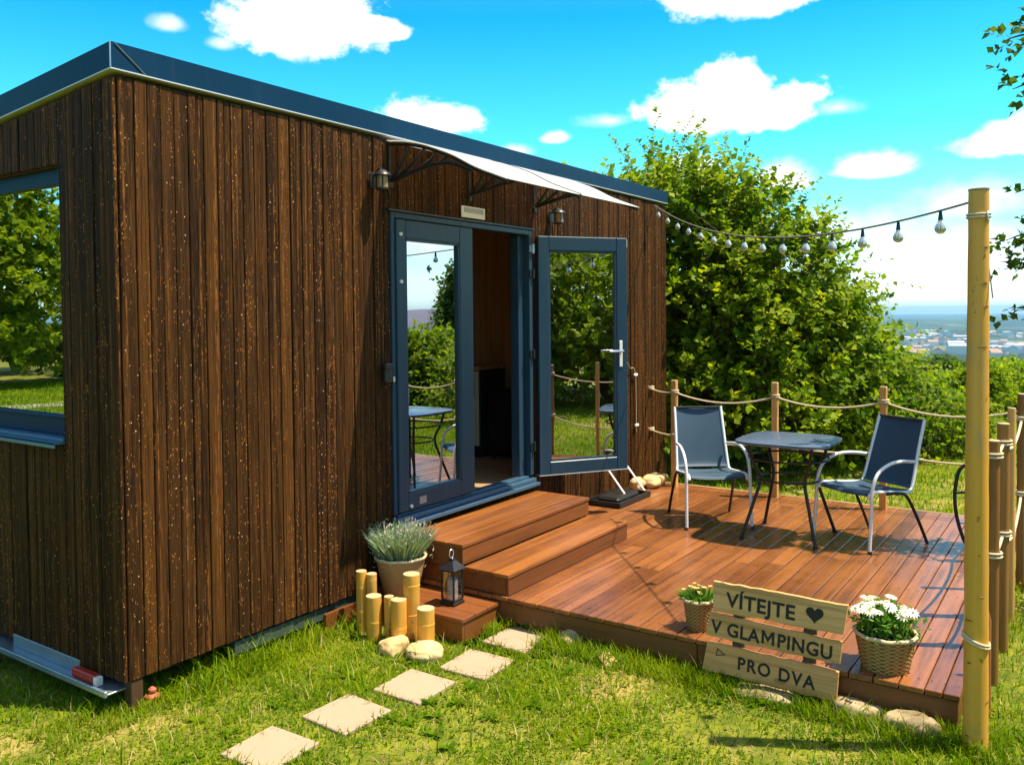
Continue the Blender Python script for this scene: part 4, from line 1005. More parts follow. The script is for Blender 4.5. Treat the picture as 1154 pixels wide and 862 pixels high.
def sprig_crown(name, ells, ntw, lpt, tl, ls, material, parent, off, seed, updir=.5, shell=.55, ar=.38, twig_mat=None, low=None):
    """crown made of leafy twigs filling a union of lobed ellipsoids, loose at the outline"""
    g = np.random.default_rng(seed); w = np.array([e[3] * e[4] * e[5] for e in ells]) ** .7; w /= w.sum()
    idx = g.choice(len(ells), ntw, p=w); E_ = np.array(ells)[idx]
    d = unit(g.normal(size=(ntw, 3))); d[:, 2] = np.where(d[:, 2] < -.5, -d[:, 2], d[:, 2])
    lob = 1 + .16 * np.sin(d[:, 0] * 7 + seed) * np.cos(d[:, 1] * 6 + 2) + .12 * np.sin(d[:, 2] * 9 + seed * 3)
    rr = g.uniform(shell ** 2, 1, ntw) ** .5 * lob
    P = E_[:, :3] + d * E_[:, 3:6] * rr[:, None]
    if low is not None: P[:, 2] = np.maximum(P[:, 2], low + g.uniform(0, .3, ntw))
    dr = unit(d * .8 + g.normal(size=(ntw, 3)) * .45 + np.array([0, 0, updir]))
    L_ = tl * g.uniform(.5, 1.25, ntw)
    Ps, Ds, Ns, Ls, Rs = [], [], [], [], []
    base_r = np.clip(g.normal(.45, .22, ntw), 0, 1)
    for k in range(lpt):
        u = (k + .6) / lpt; bend = np.array([0, 0, -.25]) * (u * u); p = P + dr * (L_ * u)[:, None] + bend * L_[:, None]
        side = unit(np.cross(dr, g.normal(size=(ntw, 3)))) ; dd = unit(dr * .6 + side * .9 + np.array([0, 0, -.15]))
        Ps.append(p); Ds.append(dd); Ns.append(unit(g.normal(size=(ntw, 3)) * .55 + np.array([0, 0, 1.0]) + d * .5))
        Ls.append(ls * g.uniform(.6, 1.25, ntw) * (1.1 - .35 * u)); Rs.append(np.clip(base_r + g.normal(0, .15, ntw) + .12 * u, 0, 1))
    P_ = np.concatenate(Ps); D_ = np.concatenate(Ds); N_ = np.concatenate(Ns); Ln = np.concatenate(Ls); Rn = np.concatenate(Rs)
    V_, F_ = leaf_arrays(P_, D_, N_, Ln, Ln * ar)
    cr = np_mesh(name, V_, F_, np.tile(Rn, 4), material, parent, off)
    if twig_mat is not None:                                       # thin triangular twigs
        nt = min(ntw, 5000); q = g.choice(ntw, nt, replace=False); a = P[q] - dr[q] * L_[q, None] * .4; b = P[q] + dr[q] * L_[q, None] * .95 + np.array([0, 0, -.2]) * L_[q, None]
        m_ = (a + b) / 2 + np.array([0, 0, .04]) * L_[q, None]
        s1 = unit(np.cross(dr[q], [0, 0, 1.0])) * .004; s2 = np.array([0, 0, .004])
        V2 = np.stack([a + s1, a - s1, a + s2 * 1.5, m_ + s1, m_ - s1, m_ + s2 * 1.5, b], 1).reshape(-1, 3); o_ = np.arange(nt)[:, None] * 7
        F2 = np.concatenate([o_ + np.array([f]) for f in ((0, 1, 4), (0, 4, 3), (1, 2, 5), (1, 5, 4), (2, 0, 3), (2, 3, 5), (3, 4, 6), (4, 5, 6), (5, 3, 6))])
        np_mesh('twigs', V2, F2, np.full(len(F2), .5), twig_mat, parent, off)
    return cr


def limbs(parent, base, tips, r0, material, name='trunk', fork=.35, seed=0):
    g = random.Random(seed); mb = MB(); B_ = Vector(base)
    for tp in tips:
        tp = Vector(tp); mid = B_.lerp(tp, fork) + Vector((g.uniform(-.1, .1), g.uniform(-.1, .1), .12)) * (tp - B_).length
        pts = bez([B_ + Vector((g.uniform(-.5, .5), g.uniform(-.5, .5), 0)) * r0 * 1.2, B_.lerp(mid, .5), mid, mid.lerp(tp, .6) + Vector((g.uniform(-.08, .08),) * 3), tp], 5)
        n = len(pts); rr = r0 * g.uniform(.55, 1)
        mb.tube(pts, [max(.004, rr * (1 - .92 * q / (n - 1))) for q in range(n)], 8)
        for _ in range(4):                                         # side limbs
            q = g.randrange(n // 3, n - 2); d = (pts[q + 1] - pts[q]).normalized(); sd_ = (d + Vector((g.uniform(-1, 1), g.uniform(-1, 1), g.uniform(0, .8)))).normalized()
            ln = (tp - B_).length * g.uniform(.15, .32); r_ = rr * (1 - .92 * q / (n - 1)) * .5
            mb.tube([pts[q], pts[q] + sd_ * ln * .5, pts[q] + sd_ * ln + Vector((0, 0, .1 * ln))], [r_, r_ * .6, .003], 6)
    return mb.build(name, material, parent, True)


def tree(name, label, cat, base, ells, r0, ntw, lpt, tl, ls, mt, seed, group=None, single=True, low=None, trunk_h=None, twigs=True):
    o = thing(name, label, cat, base, 0, group)
    g = random.Random(seed); tips = []
    for e in ells:
        for _ in range(3): tips.append((e[0] + g.uniform(-.6, .6) * e[3], e[1] + g.uniform(-.6, .6) * e[4], e[2] + g.uniform(0, .6) * e[5]))
    limbs(o, base, tips, r0, M['bark'], 'trunk', .35, seed)
    sprig_crown('crown', ells, ntw, lpt, tl, ls, M[mt], o, base, seed, twig_mat=M['bark'] if twigs else None, low=low)
    return o

# large shrub beyond the deck, right of the cabin
tree('hazel_shrub', 'large bushy green hazel beyond the deck, rising beside the cabin corner', 'shrub', (8.1, .1, -.25),
     [(7.7, .75, 2.35, .95, .95, 1.05), (7.8, .25, 2.15, 1.1, 1.05, 1.2), (8.2, -.40, 1.70, 1.05, .95, 1.10), (8.3, -.2, .9, 1.5, 1.4, 1.1), (8.7, -.9, 1.1, .85, .75, .85), (8.2, -.3, .45, 1.6, 1.5, .8)],
     .07, 3300, 12, .6, .112, 'leafA', 11, low=-.2)
hz_ = bpy.data.objects['hazel_shrub']
sprig_crown('shoots', [(7.7, .75, 2.45, .85, .85, 1.0), (7.8, .25, 2.25, 1.0, .95, 1.15), (8.2, -.4, 1.8, .95, .9, 1.05), (8.8, -.95, 1.2, .8, .7, .8)], 300, 16, .85, .095, M['leafA'], hz_, (8.1, .1, -.25), 77, updir=.7, shell=.95, twig_mat=M['bark'])
tree('leaning_bush', 'lower yellow green bush at the right foot of the hazel beyond the rope fence', 'bush', (9.6, -1.7, -.25),
     [(9.3, -1.35, .65, .75, .6, .65), (9.7, -1.6, .35, .8, .6, .55), (9.2, -1.0, .3, .9, .8, .8), (10.6, -2.0, .0, .8, .7, .4)], .03, 1900, 10, .5, .09, 'leafA', 12, low=-.3)
tree('garden_tree', 'green leafy tree beyond the far corner of the cabin, behind the hazel', 'tree', (10.5, 4.0, -.4),
     [(10.5, 4.0, 2.0, 1.6, 1.6, 1.4), (10.0, 3.2, 1.3, 1.6, 1.6, 1.3), (10.8, 2.2, .8, 1.5, 1.5, 1.1)], .09, 2600, 10, .5, .11, 'leafB', 13, low=-.3, twigs=False)
# tree at the right whose twigs reach into the picture
o = tree('overhanging_tree', 'leafy tree at the right edge, its twig ends hanging into the sky', 'tree', (6.2, -6.4, G0),
     [(6.0, -6.3, 3.5, 1.0, .9, .75), (6.6, -6.0, 2.4, 1.1, .8, .6), (6.8, -6.6, 3.0, 1.3, 1.0, 1.2)], .08, 900, 9, .5, .075, 'leafB', 14)
tw_ = [(4.66, -3.30, 3.60), (4.70, -3.36, 3.27), (4.72, -3.38, 2.55), (4.68, -3.33, 2.22), (4.68, -3.33, 2.02), (4.78, -3.42, 1.66)]
for q, (a_, b_, c_) in enumerate(tw_):
    a_ -= .03; b_ += .05
    br_ = MB(); pts = bez([(a_, b_, c_), (a_ + .10, b_ - .16, c_ + .05), (a_ + .4, b_ - .8, c_ + .12), (6.0, -6.1, (c_ + 3.0) / 2)], 5); br_.tube(pts, [.003 + .014 * k / (len(pts) - 1) for k in range(len(pts))], 6)
    br_ = br_.build('leafy_branch', M['bark'], o, True)
    sprig_crown('leaves', [(a_ + .02, b_ - .03, c_ + .0, .07, .06, .03), (a_ + .10, b_ - .14, c_ + .03, .12, .10, .05), (a_ + .2, b_ - .3, c_ + .05, .14, .14, .06)], 20, 8, .22, .075, M['leafC'], br_, (6.2, -6.4, G0), 150 + q, updir=.1, twig_mat=None)
tree('roadside_bush', 'bright green bush beyond the right fence posts', 'bush', (10.8, -4.15, -.3), [(10.9, -4.25, .35, .9, .6, .65), (10.4, -4.7, .3, 1.0, .7, .6), (10.0, -5.2, .4, 1.2, .8, .8)], .03, 900, 10, .45, .08, 'leafA', 16, low=-.3)
tree('low_shrub', 'low green shrub in the lawn at the far right edge', 'shrub', (4.4, -3.7, G0), [(4.5, -3.72, -.02, .32, .16, .14), (3.9, -3.66, -.06, .25, .12, .10)], .012, 260, 10, .16, .04, 'leafA', 17, low=G0, twigs=False)

# trees round the rest of the garden (mirrored in the panes and filling the slope)
def rtree(x, y, h, r, seed, kind=0, n=900, ls=.2):
    """one round or tall garden tree with several lobes"""
    b = hz(x, y); g = random.Random(seed); el_ = []
    if kind == 1:
        for q in range(6): el_.append((x, y, b + h * (.2 + q * .14), r * (1 - q * .145), r * (1 - q * .145), h * .11))
    else:
        for q in range(7): a = g.uniform(0, 6.3); el_.append((x + math.cos(a) * r * .5, y + math.sin(a) * r * .5, b + h * g.uniform(.35, .80), r * g.uniform(.45, .65), r * g.uniform(.45, .65), h * g.uniform(.16, .24)))
        el_ += [(x, y, b + h * .30, r * .8, r * .8, h * .26), (x, y, b + h * .14, r * .9, r * .9, h * .16)]
    return b, el_
MIR = [(2.9, -11.5, 3.3, 2.4, 0, 'round leafy tree south of the deck, mirrored in the open door pane'), (5.6, -12.0, 3.0, 2.2, 0, 'bushy tree south of the deck, right of the round one'), (.4, -10.8, 3.2, 1.9, 0, 'low bushy tree behind the camera position, south of the lawn'),
       (1.2, -14.5, 6.2, 1.7, 0, 'tallest leafy tree south of the deck, rising behind the low ones'), (-3.8, -13.5, 7.5, 2.6, 1, 'tall spruce south west of the lawn'), (6.8, -17.5, 4.5, 3.2, 0, 'large tree at the southern end of the garden'), (14.4, -9.6, 1.7, 2.3, 0, 'dark bushy tree south east of the deck, mirrored in the closed door pane'), (12.4, -11.0, 1.5, 2.0, 0, 'low bushy tree beside the dark one in the south east'),
       (16.9, -11.1, 3.9, 1.0, 1, 'slim tall spruce in the south east, mirrored at the edge of the closed pane'), (19.5, -15.5, 2.2, 3.0, 0, 'wide low tree far in the south east'), (-8.9, 24.0, 8.6, 3.6, 0, 'big leafy tree north west of the house, mirrored in the side window'),
       (-15.2, 25.0, 5.0, 3.2, 0, 'second leafy tree north west of the house, left of the big one'), (-13, 33, 6, 4, 0, 'tall tree behind the two north western trees'), (-11, 2, 5, 2.8, 0, 'leafy tree west of the lawn'), (-9.5, -7.5, 6, 2.8, 0, 'leafy tree south west behind the camera position'),
       (8.8, -11.5, 2.4, 1.9, 0, 'round shrub-like tree south east of the deck corner')]
for k, (x, y, h, r, kd, lb) in enumerate(MIR):
    b, el_ = rtree(x, y, h, r, 40 + k, kd); tree('spruce' if kd else 'broadleaf_tree', lb, 'tree', (x, y, b - .05), el_, .055, 3000 if x < -4 and y > 10 else 1900, 9, .5, .26 if x < -4 and y > 10 else .15, 'leafC' if kd else 'leafB', 40 + k, 'trees around the garden', twigs=False)

# trees down the slope beyond the lawn: three prototypes, copied
protos = []
for k in range(3):
    o = thing('slope_tree', 'x', 'tree', (0, 0, 0)); g = random.Random(k + 3); el_ = []
    for q in range(10): a = g.uniform(0, 6.3); rr = g.uniform(0, 1.6); el_.append((math.cos(a) * rr, math.sin(a) * rr, g.uniform(1.7, 4.6), g.uniform(.8, 1.3), g.uniform(.8, 1.3), g.uniform(.6, 1.1)))
    limbs(o, (0, 0, 0), [(e[0], e[1], e[2]) for e in el_], .11, M['bark'], 'trunk', .35, k)
    sprig_crown('crown', el_, 1500, 9, .55, .24, M[('leafB', 'leafA', 'leafC')[k]], o, (0, 0, 0), 60 + k, shell=.6)
    protos.append(o)
SLT = []
g = random.Random(5)
spots = [(21, -1.6, .66), (19.5, .6, .62), (24, -4.2, .72), (27, -1.2, .9), (30, 2.5, 1.0), (24, 4.5, .9), (33, -5.5, 1.0), (37, -1.0, 1.15), (40, 4, 1.1), (44, -6.5, 1.2), (47, 0, 1.2), (20.5, -6.8, .7), (27, -8.0, .85), (36, -10, 1.1), (52, -11, 1.3), (56, -4, 1.3), (60, 4, 1.4), (50, 8, 1.2), (66, -10, 1.4), (72, -1, 1.5), (78, -14, 1.5), (85, 5, 1.5), (90, -8, 1.6), (16.5, -10.5, .6), (31, 9, 1.0)]
for k in range(70):
    r = 70 + 130 * g.random(); a = R(g.uniform(60, 108)); spots.append((2 + r * math.sin(a), -1 + r * math.cos(a), g.uniform(1.2, 1.9)))
KL = ['mid green', 'yellow green', 'dark green']
for k, (x, y, s_) in enumerate(spots):
    kd = g.randrange(3); c_ = protos[kd] if protos[kd].get('label') == 'x' else copy_tree(protos[kd])
    c_.location = (x, y, hz(x, y) - .1); c_.scale = (s_, s_, s_ * g.uniform(.85, 1.1)); c_.rotation_euler.z = g.uniform(0, 6.3)
    dist = math.hypot(x - CAM.x, y - CAM.y); top_ = 1.74 - dist * math.tan(R(g.uniform(2.7, 4.2))); s_ = max(.16, min(2.2, (top_ - c_.location.z) / 5.3)); c_.scale = (s_ * 1.15, s_ * 1.15, s_)
    c_['label'] = (KL[kd] + (' tree on the slope just beyond the lawn' if x < 34 else (' tree part way down the wooded slope' if x < 62 else ' tree crown in the far wood below the garden')))
    c_['group'] = 'trees on the slope: ' + c_['label']
# far wood down to the plain: lumpy canopy, one mass
g2 = np.random.default_rng(9); nT = 5200
r = 190 * (1750 / 190) ** g2.random(nT); a = np.radians(g2.uniform(48, 116, nT)); X = 2 + r * np.sin(a); Y = -1 + r * np.cos(a); Z = hgt(X, Y)
import bmesh
bm = bmesh.new(); bmesh.ops.create_icosphere(bm, subdivisions=2, radius=1); bv = np.array([v.co[:] for v in bm.verts]); bf = np.array([[v.index for v in f.verts] for f in bm.faces]); bm.free()
s_ = g2.uniform(3.0, 5.5, nT) * (1 + r / 1800); jit = 1 + g2.normal(0, .16, (nT, len(bv)))
Vv = bv[None] * jit[..., None] * np.stack([s_, s_, s_ * .85], 1)[:, None, :] + np.stack([X, Y, Z + s_ * .45], 1)[:, None, :]
Ff = bf[None] + (np.arange(nT) * len(bv))[:, None, None]
o = np_mesh('far_wood', Vv.reshape(-1, 3), Ff.reshape(-1, 3), np.repeat(g2.random(nT), len(bf)), m_leaf('far wood canopy', (.012, .035, .008), (.030, .065, .014), (.055, .09, .02), .1, .7))
tag(o, 'distant dark green wood covering the slope down to the town', 'wood', kind='stuff')

# town in the plain
TM = [m_plain('pale render', (.62, .60, .55), .7), m_plain('white halls', (.55, .57, .60), .6), m_plain('terracotta roofs', (.34, .19, .13), .7), m_plain('grey roofs', (.30, .32, .35), .6)]
g = random.Random(21); bp = []
for k in range(4):
    o = thing('town_house' if k < 3 else 'town_hall_building', 'x', 'building', (0, 0, 0)); Lx, Wy, Hz = [(16, 11, 8), (24, 12, 12), (12, 10, 6), (52, 18, 9)][k]
    mb = MB(); mb.box((-Lx / 2, -Wy / 2, 0), (Lx / 2, Wy / 2, Hz)); mb.build('walls', TM[0] if k < 3 else TM[1], o, world=False)
    mb = MB(); rh = 3.5 if k < 3 else 1.5
    mb.add([(-Lx / 2 - .5, -Wy / 2 - .5, Hz + .01), (Lx / 2 + .5, -Wy / 2 - .5, Hz + .01), (Lx / 2 + .5, Wy / 2 + .5, Hz + .01), (-Lx / 2 - .5, Wy / 2 + .5, Hz + .01), (-Lx / 2, 0, Hz + rh), (Lx / 2, 0, Hz + rh)], [(3, 2, 1, 0), (0, 1, 5, 4), (2, 3, 4, 5), (1, 2, 5), (3, 0, 4)])
    mb.build('roof', [TM[2], TM[3], TM[2], TM[1]][k], o, world=False); bp.append(o)
for k in range(230):
    r = 1900 + 2300 * g.random() ** 1.2; a = R(g.uniform(76, 90)); kd = g.choice([0, 0, 1, 1, 2, 2]) if k % 9 else 3
    c_ = bp[kd] if bp[kd].get('label') == 'x' else copy_tree(bp[kd]); x = 2 + r * math.sin(a); y = -1 + r * math.cos(a)
    c_.location = (x, y, hz(x, y) - .5); c_.rotation_euler.z = g.choice([R(20), R(-70), R(35)]) + g.uniform(-.1, .1); q = g.uniform(.9, 1.6); c_.scale = (q, q, q)
    c_['label'] = ['pale red-roofed house in the distant town', 'grey-roofed block in the distant town', 'small red-roofed house in the distant town', 'long white hall in the distant town'][kd]; c_['group'] = ['red-roofed town houses', 'grey-roofed town blocks', 'small town houses', 'white halls of the town'][kd]

# ---------------------------------------------------------------- plants in pots
def pot(x, y, z, rb, rt_, h, label, material, rimmat, cat='flowerpot'):
    o = thing('flower_pot', label, cat, (x, y, z))
    mb = MB(); n_ = 8; prof_ = [(0, .001), (rb * .96, .001)] + [(rb + (rt_ - rb) * (q / n_) ** .9, h * q / n_) for q in range(n_ + 1)] + [(rt_ * .93, h), (rt_ * .90, h - .03)]
    mb.lathe(prof_, (x, y, z + .001), 32, wob=.006); mb.build('pot', material, o, 35)
    mb = MB(); mb.tube([(x + rt_ * math.cos(q * math.pi / 16), y + rt_ * math.sin(q * math.pi / 16), z + h + .002 * math.sin(q * 1.7)) for q in range(33)], .009, 8, cap=False); mb.build('rim', rimmat, o, True)
    mb = MB(); mb.lathe([(rt_ * .92, 0), (0, .008)], (x, y, z + h - .022), 20); mb.build('soil', M['soil'], o)
    return o
def spray(name, c, n, ln, wd, spread, mt, parent, seed, up=1.0, rb=.06, curl=.3, seg=3):
    """narrow blades fanning out from a pot"""
    g = np.random.default_rng(seed); a = g.uniform(0, 2 * np.pi, n); tilt = spread * g.uniform(0, 1, n) ** .6; L_ = ln * g.uniform(.6, 1.1, n)
    d = np.stack([np.cos(a) * np.sin(tilt), np.sin(a) * np.sin(tilt), np.cos(tilt)], 1); P = np.array(c) + np.stack([np.cos(a), np.sin(a), np.zeros(n)], 1) * (rb * g.random(n) ** .5)[:, None]
    side = unit(np.cross(d, g.normal(size=(n, 3)))); rows = []
    for q in range(seg + 1):
        u = q / seg; p = P + d * (L_ * u)[:, None] + np.stack([np.cos(a), np.sin(a), -np.ones(n) * .6], 1) * (curl * L_ * u * u * np.sin(tilt))[:, None]
        w_ = wd * (1 - u) ** .6 * (.6 + .8 * u * (1 - u) * 2) + .0006; rows.append(p + side * w_); rows.append(p - side * w_)
    V_ = np.stack(rows, 1).reshape(-1, 3); k_ = 2 * (seg + 1); o_ = np.arange(n)[:, None] * k_
    F_ = np.concatenate([o_ + np.array([[2 * q, 2 * q + 1, 2 * q + 3, 2 * q + 2]]) for q in range(seg)])
    off = np.zeros(3); p_ = parent
    while p_ is not None: off += np.array(p_.location); p_ = p_.parent
    return np_mesh(name, V_, F_, np.tile(g.random(n), seg), M[mt], parent, off), P + d * L_[:, None]

o = pot(1.72, -.215, 0.0, .105, .158, .225, 'clay pot of silvery lavender on the low platform against the wall', M['terra'], M['clayrim'])
lv, tips = spray('lavender', (1.72, -.215, .205), 1100, .225, .0042, .58, 'leafD', o, 31, rb=.12)
g3 = np.random.default_rng(33); sel = tips[g3.choice(len(tips), 260)]
V_, F_ = leaf_arrays(sel - np.array([0, 0, .02]), unit(g3.normal(size=(260, 3)) * .5 + np.array([0, 0, 1])), unit(g3.normal(size=(260, 3))), np.full(260, .024), np.full(260, .006)); tag(np_mesh('flowers', V_, F_, np.tile(g3.random(260), 4), M['lilac'], o, tuple(o.location)), kind='stuff')
P_ = g3.normal(size=(1500, 3)) * np.array([.07, .07, .05]) + np.array([1.72, -.215, .285]); V_, F_ = leaf_arrays(P_, unit(g3.normal(size=(1500, 3)) * .7 + np.array([0, 0, .9])), unit(g3.normal(size=(1500, 3))), np.full(1500, .03), np.full(1500, .0035)); np_mesh('small_leaves', V_, F_, np.tile(g3.random(1500), 4), M['leafD'], o, tuple(o.location))

o = pot(2.05, -2.05, ZD, .060, .083, .16, 'small clay pot with a low green plant left of the welcome sign', M['wicker'], M['clayrim'])
spray('leaves', (2.05, -2.05, ZD + .14), 260, .085, .007, 1.0, 'leafE', o, 35, rb=.055)
P_ = g3.normal(size=(14, 3)) * np.array([.035, .035, .012]) + np.array([2.05, -2.05, ZD + .215])
for q in range(14):
    aa = np.arange(5) * 2 * np.pi / 5; dd = np.stack([np.cos(aa), np.sin(aa), np.full(5, .5)], 1)
    V_, F_ = leaf_arrays(P_[q] + dd * .001, unit(dd), np.tile([0, 0, 1.0], (5, 1)), np.full(5, .016), np.full(5, .006)); np_mesh('flower', V_, F_, np.tile(g3.random(5), 4), M['yelp'], o, tuple(o.location))

cx, cy, cz = 2.055, -2.985, ZD
o = pot(cx, cy, cz, .106, .137, .168, 'woven basket of white daisies at the deck edge right of the sign', M['wicker'], M['clayrim'])
P_ = g3.normal(size=(900, 3)) * np.array([.055, .055, .032]) + np.array([cx, cy, cz + .21]); V_, F_ = leaf_arrays(P_, unit(g3.normal(size=(900, 3)) * .8 + np.array([0, 0, .8])), unit(g3.normal(size=(900, 3)) * .6 + np.array([0, 0, 1])), g3.uniform(.03, .05, 900), g3.uniform(.006, .012, 900)); np_mesh('leaves', V_, F_, np.tile(g3.random(900), 4), M['leafE'], o, tuple(o.location))
for q in range(32):                                               # daisies: petals and centre
    a = g3.uniform(0, 6.3); rr = .135 * math.sqrt(g3.random()); px, py = cx + rr * math.cos(a), cy + rr * math.sin(a) + .01; pz = cz + .315 - rr * rr * 2.0 + g3.uniform(-.02, .02)
    nrm = unit(np.array([rr * math.cos(a) * 3 + g3.normal() * .15 - .10, rr * math.sin(a) * 3 + g3.normal() * .15, 1])); u_ = unit(np.cross(nrm, [0, 0.3, 1.0])); v_ = np.cross(nrm, u_); npet = 11
    aa = np.arange(npet) * 2 * np.pi / npet; dd = np.cos(aa)[:, None] * u_ + np.sin(aa)[:, None] * v_
    c0 = np.array([px, py, pz]); V_, F_ = leaf_arrays(c0 + dd * .004, dd, np.tile(nrm, (npet, 1)), np.full(npet, .029), np.full(npet, .0062), .1)
    fl = np_mesh('daisy', V_, F_, np.tile(g3.random(npet), 4), M['petal'], o, tuple(o.location))
    mb = MB(); mb.lathe([(.006, 0), (.004, .003), (0, .004)], (px, py, pz), 8); mb.build('centre', M['yel'], fl, world=True) if q % 2 == 0 else None
    mb = MB(); mb.tube([(cx + rr * .5 * math.cos(a), cy + rr * .5 * math.sin(a), cz + .17), (px, py, pz)], .0018, 5); mb.build('stem', M['leafE'], fl)

# ---------------------------------------------------------------- welcome sign
sg = thing('welcome_sign', 'wooden pallet board sign with dark lettering leaning on the deck edge', 'sign', (1.84, -2.5, -.095))
def sx_(z): return 1.835 + (z + .095) * .10                        # leans back a little
BO = [((-2.198, .360), (-2.855, .356), (-2.837, .217), (-2.201, .213)), ((-2.187, .202), (-2.834, .183), (-2.824, .079), (-2.167, .083)), ((-2.177, .053), (-2.820, .045), (-2.813, -.096), (-2.154, -.087))]
bobs = []
for q, bd in enumerate(BO):
    mb = MB(); th = .020; vs = []; ne = 14
    top = [Vector(bd[0]).lerp(Vector(bd[1]), u / ne) + Vector((0, random.uniform(-.0035, .003))) for u in range(ne + 1)]; bot = [Vector(bd[3]).lerp(Vector(bd[2]), u / ne) + Vector((0, random.uniform(-.003, .0035))) for u in range(ne + 1)]
    for tp, bt in zip(top, bot):
        vs += [(sx_(tp.y), tp.x, tp.y), (sx_(bt.y), bt.x, bt.y), (sx_(bt.y) + th, bt.x, bt.y), (sx_(tp.y) + th, tp.x, tp.y)]
    fs = []
    for u in range(ne):
        for j in range(4): fs.append((u * 4 + j, u * 4 + (j + 1) % 4, u * 4 + 4 + (j + 1) % 4, u * 4 + 4 + j))
    fs += [(3, 2, 1, 0), tuple(ne * 4 + j for j in range(4))]
    mb.add(vs, fs, [.85, .5, .2][q]); bobs.append(mb.build('board', M['pallet'], sg))
for yy in (-2.33, -2.68):
    mb = MB(); vs = []
    for zz in (-.06, .34): vs += [(sx_(zz) + .021, yy - .03, zz), (sx_(zz) + .021, yy + .03, zz), (sx_(zz) + .036, yy + .03, zz), (sx_(zz) + .036, yy - .03, zz)]
    mb.add(vs, [(0, 1, 5, 4), (1, 2, 6, 5), (2, 3, 7, 6), (3, 0, 4, 7), (3, 2, 1, 0), (4, 5, 6, 7)]); mb.build('batten', M['darkwood'], sg)
def lettering(txt, y, z, size, board, wfac=1.0, rot=0.0, sp=1.0, bold=.020):
    cu = bpy.data.curves.new('lettering', 'FONT'); cu.body = txt; cu.size = size; cu.extrude = .0012 / size * size; cu.offset = bold * size; cu.space_character = sp; cu.align_x = 'LEFT'
    tmp = bpy.data.objects.new('tmp', cu); S.collection.objects.link(tmp); bpy.context.view_layer.update()
    me = bpy.data.meshes.new_from_object(tmp.evaluated_get(bpy.context.evaluated_depsgraph_get())); bpy.data.objects.remove(tmp)
    me.name = 'lettering'; lean = math.atan(.10)
    # text x -> world -Y, text y -> up along the leaning face, normal -> -X
    off = board_off(board)
    for v in me.vertices:
        a, b, c = v.co.x * wfac, v.co.y, v.co.z; a2 = a * math.cos(rot) - b * math.sin(rot); b2 = a * math.sin(rot) + b * math.cos(rot)
        yy = y - a2; zz = z + b2; v.co = (sx_(zz) - .0015 - c - off.x, yy - off.y, zz - off.z)
    me.materials.clear(); me.materials.append(M['letter']); me.update()
    o = bpy.data.objects.new('lettering', me); S.collection.objects.link(o); o.parent = board; return o
def board_off(b):
    off = Vector((0, 0, 0)); p = b
    while p is not None: off += p.location; p = p.parent
    return off
lettering('VÍTEJTE', -2.270, .249, .098, bobs[0], 1.02, R(-1.0), 1.04)
o_ = lettering('V GLA', -2.196, .107, .090, bobs[1], .93, R(-1.6), 1.08); off_ = board_off(bobs[1])
mx_ = min(v.co.y for v in o_.data.vertices) + off_.y - .010; mz_ = .1035; mw_, mh_ = .062, .0635
mb = MB(); M_ = [(0, 0), (0, 1), (.20, 1), (.5, .50), (.80, 1), (1, 1), (1, 0), (.82, 0), (.82, .68), (.5, .16), (.18, .68), (.18, 0)]
q_ = [(mx_ - a * mw_, mz_ + b * mh_ - a * mw_ * .028) for a, b in M_]; n = 12
mb.add([(sx_(b) - .003, a, b) for a, b in q_] + [(sx_(b) - .001, a, b) for a, b in q_], [tuple(range(n)), tuple(range(n, 2 * n))[::-1]] + [(k, (k + 1) % n, n + (k + 1) % n, n + k) for k in range(n)])
mb.build('lettering', M['letter'], bobs[1])
lettering('PINGU', mx_ - mw_ - .012, .1015, .090, bobs[1], .93, R(-1.6), 1.08)
lettering('PRO DVA', -2.335, -.047, .086, bobs[2], .92, R(-2.2), 1.18)
def flat_shape(name, pts, board, mt='letter'):
    mb = MB(); n = len(pts); vs = [(sx_(b) - .003, a, b) for a, b in pts] + [(sx_(b) - .001, a, b) for a, b in pts]
    mb.add(vs, [tuple(range(n)), tuple(range(n, 2 * n))[::-1]] + [(k, (k + 1) % n, n + (k + 1) % n, n + k) for k in range(n)]); mb.build(name, M[mt], board)
hp = []
for q in range(30):
    a = 2 * math.pi * q / 30; hp.append((-2.705 - .0026 * 16 * math.sin(a) ** 3, .288 + .0026 * (13 * math.cos(a) - 5 * math.cos(2 * a) - 2 * math.cos(3 * a) - math.cos(4 * a))))
flat_shape('heart', hp, bobs[0])
mb = MB(); tr = [(-2.232, .030), (-2.272, .008), (-2.226, -.004)]
mb.tube([(sx_(b) - .002, a, b) for a, b in tr + tr[:1]], .0025, 5); mb.build('triangle_mark', M['letter'], bobs[2])

